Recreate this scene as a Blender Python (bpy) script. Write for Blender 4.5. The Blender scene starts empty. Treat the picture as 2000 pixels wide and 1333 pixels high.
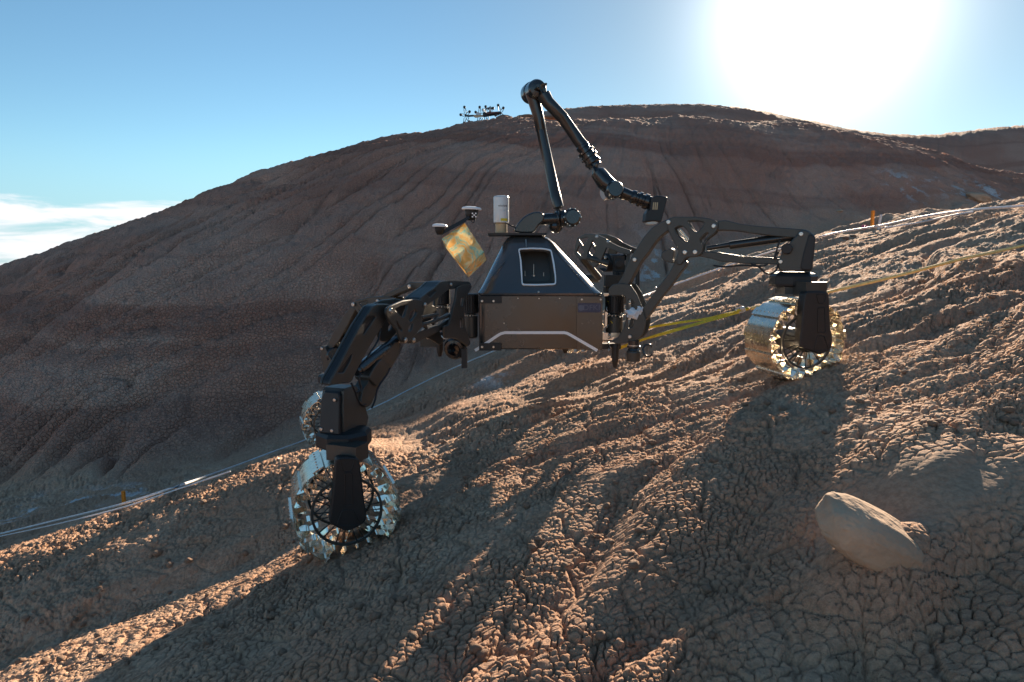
import bpy, bmesh, math, random
import numpy as np
from mathutils import Vector, Matrix
random.seed(4)
scene = bpy.context.scene
C = scene.collection
rad = math.radians
# ------------------------------------------------------------------ camera
FP = 1333.333; CX = 1000.0; CY = 666.5; PITCH = rad(7.1)
cam_d = bpy.data.cameras.new('camera'); cam = bpy.data.objects.new('camera', cam_d); C.objects.link(cam)
cam_d.lens = 24; cam_d.sensor_width = 36; cam_d.clip_start = 0.05; cam_d.clip_end = 2000
cam.location = (0, 0, 0); cam.rotation_euler = (rad(90) - PITCH, 0, 0)
scene.camera = cam
FW = Vector((0, math.cos(PITCH), -math.sin(PITCH))); UP = Vector((0, math.sin(PITCH), math.cos(PITCH)))
def ray(px, py): return FW + Vector((1, 0, 0)) * ((px - CX) / FP) + UP * (-(py - CY) / FP)
def W(px, py, d): return ray(px, py) * d
# ------------------------------------------------------------------ sun + sky
SUNPX = (1606, 8)
sd = ray(*SUNPX).normalized()
sun_el = math.asin(sd.z); sun_az = math.atan2(sd.x, sd.y)
ld = bpy.data.lights.new('sun', 'SUN'); ld.energy = 5.0; ld.angle = rad(0.55); ld.color = (1.0, 0.80, 0.60)
sun = bpy.data.objects.new('sun', ld); C.objects.link(sun)
sun.rotation_euler = (-sd).to_track_quat('-Z', 'Y').to_euler(); sun.location = (6, 14, 9)
scene.view_settings.view_transform = 'Standard'; scene.view_settings.look = 'None'
scene.view_settings.exposure = 1.58; scene.view_settings.gamma = 1.0
world = bpy.data.worlds.new('World'); scene.world = world; world.use_nodes = True
wt = world.node_tree; wt.nodes.clear()
def N(t, typ, **kw):
    n = t.nodes.new(typ)
    for k, v in kw.items():
        if k == 'ins':
            for i, val in v.items(): n.inputs[i].default_value = val
        else: setattr(n, k, v)
    return n
def Lk(t, a, b): t.links.new(a, b)
def math_n(t, op, a, b=None, c=None, clamp=False):
    n = t.nodes.new('ShaderNodeMath'); n.operation = op; n.use_clamp = clamp
    for i, v in enumerate((a, b, c)):
        if v is None: continue
        if isinstance(v, (int, float)): n.inputs[i].default_value = v
        else: t.links.new(v, n.inputs[i])
    return n.outputs[0]
def build_world():
    t = wt
    sky = N(t, 'ShaderNodeTexSky', sky_type='NISHITA'); sky.sun_disc = False
    sky.sun_elevation = sun_el; sky.sun_rotation = sun_az; sky.altitude = 1400
    sky.air_density = 1.0; sky.dust_density = 0.35; sky.ozone_density = 1.6
    tc = N(t, 'ShaderNodeTexCoord')
    dot = N(t, 'ShaderNodeVectorMath', operation='DOT_PRODUCT'); Lk(t, tc.outputs['Generated'], dot.inputs[0]); dot.inputs[1].default_value = sd
    dm = math_n(t, 'MAXIMUM', dot.outputs['Value'], 0.0)
    a1 = math_n(t, 'MULTIPLY', math_n(t, 'POWER', dm, 170.0), 11.0)
    a2 = math_n(t, 'MULTIPLY', math_n(t, 'POWER', dm, 22.0), 1.3)
    glow = math_n(t, 'ADD', a1, a2)
    gcol = N(t, 'ShaderNodeMix', data_type='RGBA', blend_type='MIX'); gcol.inputs[0].default_value = 1
    gm = N(t, 'ShaderNodeVectorMath', operation='SCALE'); gm.inputs[0].default_value = (1.0, 0.965, 0.92); Lk(t, glow, gm.inputs['Scale'])
    tint = N(t, 'ShaderNodeVectorMath', operation='MULTIPLY'); Lk(t, sky.outputs[0], tint.inputs[0]); tint.inputs[1].default_value = (0.72, 0.93, 0.93)
    damp = math_n(t, 'SUBTRACT', 1.0, math_n(t, 'MULTIPLY', math_n(t, 'POWER', dm, 9.0), .50))
    dsc = N(t, 'ShaderNodeVectorMath', operation='SCALE'); Lk(t, tint.outputs[0], dsc.inputs[0]); Lk(t, damp, dsc.inputs['Scale']); tint = dsc
    add = N(t, 'ShaderNodeVectorMath', operation='ADD'); Lk(t, tint.outputs[0], add.inputs[0]); Lk(t, gm.outputs[0], add.inputs[1])
    # low bank of streaky cloud near the horizon
    mp = N(t, 'ShaderNodeMapping'); Lk(t, tc.outputs['Generated'], mp.inputs[0]); mp.inputs['Scale'].default_value = (3.2, 3.2, 17.0); mp.inputs['Rotation'].default_value = (0.0, 0.10, 0.0)
    nz = N(t, 'ShaderNodeTexNoise'); Lk(t, mp.outputs[0], nz.inputs['Vector']); nz.inputs['Scale'].default_value = 2.3; nz.inputs['Detail'].default_value = 7; nz.inputs['Roughness'].default_value = 0.56; nz.inputs['Distortion'].default_value = 0.35
    sep = N(t, 'ShaderNodeSeparateXYZ'); Lk(t, tc.outputs['Generated'], sep.inputs[0])
    band = N(t, 'ShaderNodeMapRange', interpolation_type='SMOOTHSTEP'); Lk(t, sep.outputs['Z'], band.inputs[0])
    for i, v in zip((1, 2, 3, 4), (0.060, 0.098, 0.14, -0.90)): band.inputs[i].default_value = v
    s = math_n(t, 'ADD', math_n(t, 'MULTIPLY_ADD', nz.outputs['Fac'], 2.2, -0.6), band.outputs[0])
    ramp = N(t, 'ShaderNodeMapRange', interpolation_type='SMOOTHSTEP'); Lk(t, s, ramp.inputs[0])
    for i, v in zip((1, 2, 3, 4), (0.34, 0.80, 0.0, 0.97)): ramp.inputs[i].default_value = v
    hz = N(t, 'ShaderNodeMapRange', interpolation_type='SMOOTHSTEP'); Lk(t, sep.outputs['Z'], hz.inputs[0])
    for i, v in zip((1, 2, 3, 4), (0.02, 0.16, 0.75, 0.0)): hz.inputs[i].default_value = v
    hf = math_n(t, 'MULTIPLY', hz.outputs[0], math_n(t, 'SUBTRACT', 1.0, math_n(t, 'POWER', dm, 5.0)))
    hmx = N(t, 'ShaderNodeMix', data_type='RGBA'); Lk(t, hf, hmx.inputs[0]); Lk(t, add.outputs[0], hmx.inputs[6]); hmx.inputs[7].default_value = (2.3, 3.8, 4.8, 1)
    mix = N(t, 'ShaderNodeMix', data_type='RGBA'); Lk(t, ramp.outputs[0], mix.inputs[0]); Lk(t, hmx.outputs[2], mix.inputs[6]); mix.inputs[7].default_value = (6.4, 6.35, 6.5, 1)
    bg = N(t, 'ShaderNodeBackground'); Lk(t, mix.outputs[2], bg.inputs[0]); bg.inputs[1].default_value = 0.056
    out = N(t, 'ShaderNodeOutputWorld'); Lk(t, bg.outputs[0], out.inputs[0])
build_world()
# ------------------------------------------------------------------ materials
def mat(name, col, rough=0.5, metal=0.0, bump=None, var=0.0, vscale=8.0, coat=0.0, rvar=0.0, spec=0.5):
    m = bpy.data.materials.new(name); m.use_nodes = True; t = m.node_tree
    b = t.nodes['Principled BSDF']; b.inputs['Base Color'].default_value = (*col, 1)
    b.inputs['Roughness'].default_value = rough; b.inputs['Metallic'].default_value = metal
    b.inputs['Coat Weight'].default_value = coat; b.inputs['Coat Roughness'].default_value = 0.06
    b.inputs['Specular IOR Level'].default_value = spec
    tc = N(t, 'ShaderNodeTexCoord')
    if var or rvar:
        nz = N(t, 'ShaderNodeTexNoise'); Lk(t, tc.outputs['Object'], nz.inputs[0]); nz.inputs['Scale'].default_value = vscale; nz.inputs['Detail'].default_value = 6; nz.inputs['Roughness'].default_value = 0.62
        if var:
            mr = N(t, 'ShaderNodeMapRange'); Lk(t, nz.outputs[0], mr.inputs[0]); mr.inputs[1].default_value = .3; mr.inputs[2].default_value = .7; mr.inputs[3].default_value = 1 - var; mr.inputs[4].default_value = 1 + var
            sc = N(t, 'ShaderNodeVectorMath', operation='SCALE'); sc.inputs[0].default_value = col; Lk(t, mr.outputs[0], sc.inputs['Scale']); Lk(t, sc.outputs[0], b.inputs['Base Color'])
        if rvar:
            mr = N(t, 'ShaderNodeMapRange'); Lk(t, nz.outputs[0], mr.inputs[0]); mr.inputs[1].default_value = .3; mr.inputs[2].default_value = .7; mr.inputs[3].default_value = max(.02, rough - rvar); mr.inputs[4].default_value = rough + rvar; Lk(t, mr.outputs[0], b.inputs['Roughness'])
    if bump:
        nb = N(t, 'ShaderNodeTexNoise'); Lk(t, tc.outputs['Object'], nb.inputs[0]); nb.inputs['Scale'].default_value = bump[0]; nb.inputs['Detail'].default_value = 4
        bp = N(t, 'ShaderNodeBump'); Lk(t, nb.outputs[0], bp.inputs['Height']); bp.inputs['Distance'].default_value = bump[1]; bp.inputs['Strength'].default_value = 1; Lk(t, bp.outputs[0], b.inputs['Normal'])
    return m
M = {}
M['anod'] = mat('dark_anodised_metal', (.060, .060, .054), .40, .35, (900, .0002), .18, 14, rvar=.10)
M['black'] = mat('black_plastic', (.010, .011, .012), .48, 0, (700, .0002), .2, 20)
M['blackgloss'] = mat('black_glossy_shell', (.012, .014, .016), .26, .0, None, .1, 10, coat=.35, rvar=.05)
M['carbon'] = mat('carbon_tube', (.02, .021, .02), .28, .0, None, .1, 10, coat=.3)
M['panel'] = mat('brushed_grey_panel', (.082, .084, .082), .24, .7, None, .10, 5, rvar=.07)
M['fairing'] = mat('dark_glossy_fairing', (.10, .10, .10), .24, .4, (3.5, .003), .1, 4, coat=.8)
M['alu'] = mat('polished_aluminium', (.86, .80, .66), .14, 1.0, (30, .0002), .05, 10, rvar=.05)
M['aludull'] = mat('worn_aluminium', (.66, .60, .51), .27, 1.0, (70, .0001), .22, 25, rvar=.10)
M['lining'] = mat('grey_lining', (.13, .13, .125), .35)
M['steel'] = mat('bolt_steel', (.62, .60, .55), .30, .9)
M['white'] = mat('white_paint', (.86, .86, .84), .45)
M['silver'] = mat('silver_housing', (.56, .59, .60), .38, .25)
M['yellow'] = mat('yellow_label', (.62, .52, .03), .5)
M['blue'] = mat('dark_blue_label', (.022, .03, .075), .35)
M['dim'] = mat('pale_blue_print', (.10, .115, .16), .4)
M['strap'] = mat('yellow_green_webbing', (.56, .47, .04), .75, 0, (500, .0006), .25, 40)
M['rope'] = mat('white_tape', (.62, .64, .66), .5, 0, None, .2, 30)
M['yrope'] = mat('yellow_rope', (.78, .58, .22), .7, 0, (600, .001), .25, 60)
M['orange'] = mat('orange_stake', (.80, .24, .01), .55, 0, None, .15, 20)
M['cloth'] = mat('white_cloth', (.62, .68, .72), .8, 0, (120, .002))
M['lens'] = mat('dark_lens', (.004, .004, .006), .05)
M['red'] = mat('red_brown_paint', (.10, .035, .025), .5)
M['tan'] = mat('tan_metal', (.42, .33, .20), .45, .2)
M['pink'] = mat('pink_tape', (.5, .12, .22), .6)
def foil_mat():
    m = mat('gold_foil', (.95, .60, .2), .24, .15); t = m.node_tree; b = t.nodes['Principled BSDF']
    tc = N(t, 'ShaderNodeTexCoord')
    nz = N(t, 'ShaderNodeTexNoise'); Lk(t, tc.outputs['Object'], nz.inputs[0]); nz.inputs['Scale'].default_value = 11; nz.inputs['Detail'].default_value = 2; nz.inputs['Distortion'].default_value = 1.6
    cr = N(t, 'ShaderNodeValToRGB'); Lk(t, nz.outputs[0], cr.inputs[0])
    e = cr.color_ramp.elements; e[0].position = .36; e[0].color = (.95, .50, .12, 1); e[1].position = .70; e[1].color = (.95, .72, .34, 1)
    x = cr.color_ramp.elements.new(.50); x.color = (.95, .78, .38, 1); y = cr.color_ramp.elements.new(.56); y.color = (.36, .72, .55, 1); z = cr.color_ramp.elements.new(.61); z.color = (.95, .62, .22, 1)  # teal stop paints the sky's reflection into the foil colour
    Lk(t, cr.outputs[0], b.inputs['Base Color'])
    bp = N(t, 'ShaderNodeBump'); Lk(t, nz.outputs[0], bp.inputs['Height']); bp.inputs['Distance'].default_value = .012; bp.inputs['Strength'].default_value = .7; Lk(t, bp.outputs[0], b.inputs['Normal'])
    return m
def film(m):   # translucency added so the low sun behind brightens the foil
    t = m.node_tree; b = t.nodes['Principled BSDF']; o = t.nodes['Material Output']; tr = N(t, 'ShaderNodeBsdfTranslucent'); mx = N(t, 'ShaderNodeMixShader'); mx.inputs[0].default_value = .16
    Lk(t, b.inputs['Base Color'].links[0].from_socket, tr.inputs[0]); Lk(t, b.outputs[0], mx.inputs[1]); Lk(t, tr.outputs[0], mx.inputs[2]); Lk(t, mx.outputs[0], o.inputs[0]); return m
M['gold'] = film(foil_mat())
# ------------------------------------------------------------------ helpers
def tag(o, label=None, cat=None, group=None, kind=None):
    if label: o['label'] = label
    if cat: o['category'] = cat
    if group: o['group'] = group
    if kind: o['kind'] = kind
    return o
def empty(name, loc):
    o = bpy.data.objects.new(name, None); C.objects.link(o); o.location = loc; o.empty_display_size = .2; return o
def adopt(o, parent):
    if parent is None: return
    o.parent = parent
    if parent.type == 'EMPTY': o.matrix_parent_inverse = Matrix.Translation(-Vector(parent.location))
def frame(ax):
    ax = Vector(ax).normalized(); r = Vector((0, 0, 1)) if abs(ax.z) < .9 else Vector((1, 0, 0))
    a = ax.cross(r).normalized(); b = a.cross(ax).normalized(); return a, b, ax
class MB:
    def __init__(s): s.v = []; s.f = []; s.sm = []
    def add(s, v, f, smooth=False):
        o = len(s.v); s.v += [Vector(p) for p in v]; s.f += [tuple(i + o for i in q) for q in f]; s.sm += [smooth] * len(f)
    def box(s, c, sx, sy, sz, ax=None, ay=None):
        ax = Vector(ax or (1, 0, 0)).normalized(); ay = Vector(ay or (0, 1, 0)); ay = (ay - ax * ay.dot(ax)).normalized(); az = ax.cross(ay)
        c = Vector(c); v = [c + ax * (i * sx / 2) + ay * (j * sy / 2) + az * (k * sz / 2) for i in (-1, 1) for j in (-1, 1) for k in (-1, 1)]
        s.add(v, [(0, 1, 3, 2), (4, 6, 7, 5), (0, 4, 5, 1), (2, 3, 7, 6), (0, 2, 6, 4), (1, 5, 7, 3)])
    def loft(s, rings, smooth=True, cap=True, closed=True):
        n = len(rings[0]); v = [p for r in rings for p in r]; f = []
        for i in range(len(rings) - 1):
            for j in range(n if closed else n - 1):
                k = (j + 1) % n; f.append((i * n + j, i * n + k, (i + 1) * n + k, (i + 1) * n + j))
        s.add(v, f, smooth)
        if cap:
            s.add(rings[0], [tuple(range(n))[::-1]]); s.add(rings[-1], [tuple(range(n))])
    def lathe(s, p, ax, prof, seg=28, smooth=True, cap=True, phase=0.0):
        a, b, n = frame(ax); p = Vector(p)
        rings = [[p + n * h + (a * math.cos(phase + 2 * math.pi * i / seg) + b * math.sin(phase + 2 * math.pi * i / seg)) * max(r, 1e-4) for i in range(seg)] for r, h in prof]
        # split rings at sharp corners by duplicating them
        for i in range(len(rings) - 1): s.loft([rings[i], rings[i + 1]], smooth, cap=False)
        if cap:
            s.add(rings[0], [tuple(range(seg))[::-1]]); s.add(rings[-1], [tuple(range(seg))])
    def cyl(s, p0, p1, r0, r1=None, seg=24, bev=0.0):
        p0 = Vector(p0); p1 = Vector(p1); r1 = r0 if r1 is None else r1; L = (p1 - p0).length
        if bev: prof = [(r0 - bev, 0), (r0, bev), (r1, L - bev), (r1 - bev, L)]
        else: prof = [(r0, 0), (r1, L)]
        s.lathe(p0, p1 - p0, prof, seg)
    def tube(s, pts, r, seg=10, rs=None):
        pts = [Vector(p) for p in pts]; rings = []; pa = None
        for i, p in enumerate(pts):
            d = (pts[min(i + 1, len(pts) - 1)] - pts[max(i - 1, 0)]).normalized()
            if pa is None: a, b, _ = frame(d)
            else: a = (pa - d * pa.dot(d)).normalized(); b = d.cross(a)
            pa = a; rr = rs[i] if rs else r
            rings.append([p + (a * math.cos(2 * math.pi * j / seg) + b * math.sin(2 * math.pi * j / seg)) * rr for j in range(seg)])
        s.loft(rings)
    def ball(s, c, r, seg=16, sz=1.0):
        c = Vector(c); prof = [(r * math.sin(math.pi * i / 10), -r * sz * math.cos(math.pi * i / 10)) for i in range(11)]
        s.lathe(c, (0, 0, 1), prof, seg, cap=False)
    def build(s, name, m, parent=None, weld=False):
        me = bpy.data.meshes.new(name); me.from_pydata([tuple(p) for p in s.v], [], s.f); me.polygons.foreach_set('use_smooth', s.sm)
        if weld or True:
            bm = bmesh.new(); bm.from_mesh(me)
            if weld: bmesh.ops.remove_doubles(bm, verts=bm.verts, dist=1e-5)
            bmesh.ops.recalc_face_normals(bm, faces=bm.faces); bm.to_mesh(me); bm.free()
        me.materials.append(m); me.update()
        o = bpy.data.objects.new(name, me); C.objects.link(o); adopt(o, parent); return o
def spline(pts, n=6):
    pts = [Vector(p) for p in pts]; out = []
    for i in range(len(pts) - 1):
        p0 = pts[max(i - 1, 0)]; p1 = pts[i]; p2 = pts[i + 1]; p3 = pts[min(i + 2, len(pts) - 1)]
        for k in range(n):
            t = k / n; out.append(.5 * ((2 * p1) + (p2 - p0) * t + (2 * p0 - 5 * p1 + 4 * p2 - p3) * t * t + (3 * p1 - p0 - 3 * p2 + p3) * t ** 3))
    out.append(pts[-1]); return out
def round_poly(p, r, n=4):
    out = []; m = len(p)
    for i in range(m):
        a, b, c = Vector(p[i - 1]), Vector(p[i]), Vector(p[(i + 1) % m])
        la, lc = (a - b).length, (c - b).length; t = min(r, la * .45, lc * .45)
        s, e = b + (a - b).normalized() * t, b + (c - b).normalized() * t
        for k in range(n + 1):
            u = k / n; out.append(s * (1 - u) ** 2 + b * 2 * u * (1 - u) + e * u * u)
    return out
class Plane:
    """vertical plane through two points; outlines are measured on it"""
    def __init__(s, p, q):
        s.o = Vector(p); d = Vector(q) - s.o; d.z = 0; s.u = d.normalized(); s.n = s.u.cross(Vector((0, 0, 1)))
        s.n = s.n if s.n.y < 0 else -s.n     # towards the viewer side
    def at(s, px, py, off=0.0):
        r = ray(px, py); o = s.o + s.n * off; return r * (o.dot(s.n) / r.dot(s.n))
    def ab(s, px, py, off=0.0):
        p = s.at(px, py, off) - s.o; return Vector((p.dot(s.u), p.z))
    def w(s, a, b, off): return s.o + s.u * a + Vector((0, 0, b)) + s.n * off
def plate(name, outline, holes, pl, off, th, m, parent, bev=.004, rr=.012, hr=.008, conv=None):
    """extruded plate with cut-outs; off = offset of its front face from the plane"""
    cu = bpy.data.curves.new(name, 'CURVE'); cu.dimensions = '2D'; cu.fill_mode = 'BOTH'
    cu.extrude = max(th / 2 - bev, .0005); cu.bevel_depth = bev; cu.bevel_resolution = 1; cu.offset = -bev
    for k, poly in enumerate([outline] + list(holes)):
        pts = [pl.ab(*conv(*q), off) if conv else pl.ab(*q, off) for q in poly]
        area = sum(pts[i - 1].x * pts[i].y - pts[i].x * pts[i - 1].y for i in range(len(pts)))
        if area < 0: pts = pts[::-1]
        pts = round_poly([Vector((p.x, p.y, 0)) for p in pts], rr if k == 0 else hr)
        sp = cu.splines.new('POLY'); sp.points.add(len(pts) - 1)
        for i, p in enumerate(pts): sp.points[i].co = (p.x, p.y, 0, 1)
        sp.use_cyclic_u = True
    tmp = bpy.data.objects.new('tmp', cu); me = bpy.data.meshes.new_from_object(tmp); bpy.data.objects.remove(tmp)
    R = Matrix((( pl.u.x, 0, pl.n.x, 0), (pl.u.y, 0, pl.n.y, 0), (0, 1, 0, 0), (0, 0, 0, 1)))
    T = Matrix.Translation(pl.o + pl.n * (off - th / 2)) @ R
    me.transform(T); me.materials.clear(); me.materials.append(m); me.name = name
    bm = bmesh.new(); bm.from_mesh(me); bmesh.ops.remove_doubles(bm, verts=bm.verts, dist=1e-5); bmesh.ops.recalc_face_normals(bm, faces=bm.faces); bm.to_mesh(me); bm.free()
    for p in me.polygons: p.use_smooth = False
    o = bpy.data.objects.new(name, me); C.objects.link(o); adopt(o, parent); return o
def bolt(p, n, r, parent, h=.007, m=None):
    b = MB(); b.lathe(p, n, [(r, -.002), (r, h * .6), (r * .75, h), (r * .42, h), (r * .36, h * .5)], 14); return b.build('bolt', m or M['steel'], parent)
# ------------------------------------------------------------------ terrain height
def _hash(ix, iy, s):
    h = (ix * 374761393 + iy * 668265263 + s * 1442695041) & 0xffffffff
    h = ((h ^ (h >> 13)) * 1274126177) & 0xffffffff
    return ((h ^ (h >> 16)) & 0xffffff) / 16777215.0
def vn(x, y, s=0):
    xi = np.floor(x); yi = np.floor(y); fx = x - xi; fy = y - yi; xi = xi.astype(np.int64); yi = yi.astype(np.int64)
    u = fx * fx * fx * (fx * (fx * 6 - 15) + 10); v = fy * fy * fy * (fy * (fy * 6 - 15) + 10)
    a = _hash(xi, yi, s); b = _hash(xi + 1, yi, s); c = _hash(xi, yi + 1, s); d = _hash(xi + 1, yi + 1, s)
    return (a + (b - a) * u + (c - a) * v + (a - b - c + d) * u * v) * 2 - 1
def fbm(x, y, o=3, s=0, g=.5):
    r = 0; a = 1
    for i in range(o): r = r + a * vn(x * 2 ** i + 7.3 * i, y * 2 ** i + 3.1 * i, s + i); a *= g
    return r
def voro(x, y, s=0):
    xi = np.floor(x).astype(np.int64); yi = np.floor(y).astype(np.int64)
    f1 = np.full(x.shape, 9.); f2 = f1.copy(); idv = np.zeros(x.shape)
    for i in (-1, 0, 1):
        for j in (-1, 0, 1):
            cx = xi + i; cy = yi + j; h = _hash(cx, cy, s)
            d = np.hypot(cx + .08 + .84 * h - x, cy + .08 + .84 * _hash(cx, cy, s + 9) - y)
            n = d < f1; f2 = np.where(n, f1, np.minimum(f2, d)); idv = np.where(n, h, idv); f1 = np.where(n, d, f1)
    return f1, f2, idv
def sstep(a, b, x):
    t = np.clip((x - a) / (b - a), 0, 1); return t * t * (3 - 2 * t)
def near_z(x, y): return -.584 + .276 * (x - 1.37) - .014 * (y - 3.15)
def near_d(px, py):
    r = ray(px, py); k = r.z - .276 * r.x + .014 * r.y; c = -.584 - .276 * 1.37 + .014 * 3.15; return c / k
crest = [(-500, 1130), (0, 1040), (250, 980), (500, 900), (750, 785), (1000, 677), (1250, 574), (1500, 486), (1750, 432), (2000, 400), (2500, 330)]
foot = [(-500, 960, 8), (0, 905, 7.3), (250, 905, 7.0), (500, 850, 7.8), (750, 762, 8.8), (1000, 665, 10.), (1250, 562, 11.6), (1500, 477, 13.2), (1750, 425, 15.), (2000, 394, 17.), (2500, 330, 19)]
top = [(-500, 740, 14), (0, 535, 14), (250, 437, 14.6), (500, 345, 15.3), (750, 271, 16), (1000, 238, 16.5), (1250, 232, 18), (1500, 238, 19.5), (1750, 277, 20.3), (2000, 347, 21), (2500, 420, 21)]
cp = []
for px, pc in crest:
    dc = min(near_d(px, pc), 13.5)
    rows = np.linspace(1500, pc + 4, 7)
    for py in rows:
        d = near_d(px, py)
        if 0 < d <= dc + .01: p = W(px, py, d); cp.append((p.x, p.y, near_z(p.x, p.y)))
for x in (-6, -3, 0, 3, 6):
    for y in (-8, -4, -1.5, .2): cp.append((x, y, near_z(x, y) * (1 if y > -5 else 1)))
for k, (px, py, d) in enumerate(foot):
    f = W(px, py, d); t_ = W(*top[k]); cr = W(px, crest[k][1], min(near_d(px, crest[k][1]), 13.5))
    if px >= 900:    # hidden gully behind the spur
        g = (f * .5 + cr * .5); cp.append((g.x, g.y, min(f.z, cr.z) - .18))
    for s in (0, .17, .34, .51, .68, .85, 1.0):
        x = f.x + (t_.x - f.x) * s; y = f.y + (t_.y - f.y) * s
        cp.append((x, y, f.z + (t_.z - f.z) * (s + .19 * math.sin(math.pi * s))))
    b = t_ * 1.22; cp.append((b.x, b.y, t_.z - (.5 if px > 900 else .9)))
for px, py, d in ((900, 300, 26), (1050, 222, 27), (1180, 209, 28), (1300, 204.5, 28), (1450, 211, 28), (1600, 240, 28), (1750, 263, 29), (1880, 256, 31), (2000, 246, 32), (2300, 235, 34), (2600, 240, 36)):
    p = W(px, py, d); cp.append(tuple(p)); q = p * 1.2; cp.append((q.x, q.y, p.z - 1.2)); q = p * .88; cp.append((q.x, q.y, p.z - 1.6))
for x, y, z in ((-30, 30, -3), (-40, 5, -4), (0, 60, 0), (45, 50, 4), (40, 5, 4), (-30, 60, -4), (0, -40, -2), (30, -30, 2), (-30, -30, -5), (-18, 10, -3.2), (-20, 20, -2.6)): cp.append((x, y, z))
cp = np.array(cp); nC = len(cp)
def _U(r2): return np.where(r2 > 1e-12, .5 * r2 * np.log(np.maximum(r2, 1e-12)), 0)
_K = _U((cp[:, None, 0] - cp[None, :, 0]) ** 2 + (cp[:, None, 1] - cp[None, :, 1]) ** 2) + np.eye(nC) * .02
_P = np.c_[np.ones(nC), cp[:, :2]]
_A = np.block([[_K, _P], [_P.T, np.zeros((3, 3))]]); _w = np.linalg.solve(_A, np.r_[cp[:, 2], np.zeros(3)])
def base_h(x, y):
    sh = np.shape(x); x = np.ravel(np.asarray(x, float)); y = np.ravel(np.asarray(y, float)); z = np.empty_like(x)
    for i in range(0, len(x), 60000):
        a = x[i:i + 60000]; b = y[i:i + 60000]
        z[i:i + 60000] = _U((a[:, None] - cp[None, :, 0]) ** 2 + (b[:, None] - cp[None, :, 1]) ** 2) @ _w[:nC] + _w[nC] + _w[nC + 1] * a + _w[nC + 2] * b
    return z.reshape(sh)
def bank(x, y):   # the ground steepens towards the viewer at the lower right
    return sstep(-.5, 1.3, x) * (-.27 * (1 - sstep(.8, 2.5, y + .18 * (x - 1))))
def gpt(px, py):   # a spot on the smooth near slope
    r = ray(px, py); ds = np.linspace(.7, 4, 1200); z = near_z(r.x * ds, r.y * ds) + bank(r.x * ds, r.y * ds) - r.z * ds
    return r * float(ds[int(np.argmax(z > 0))])
ROCK = gpt(1700, 1140); SMOOTH = gpt(1800, 1040)
FLW = W(668, 1083, 2.66); FRW = W(1560, 742, 3.32)
_f = sorted((math.atan2(W(*q).x, W(*q).y), math.hypot(W(*q).x, W(*q).y)) for q in foot)
FA = [a for a, b in _f]; FR_ = [b for a, b in _f]
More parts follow.
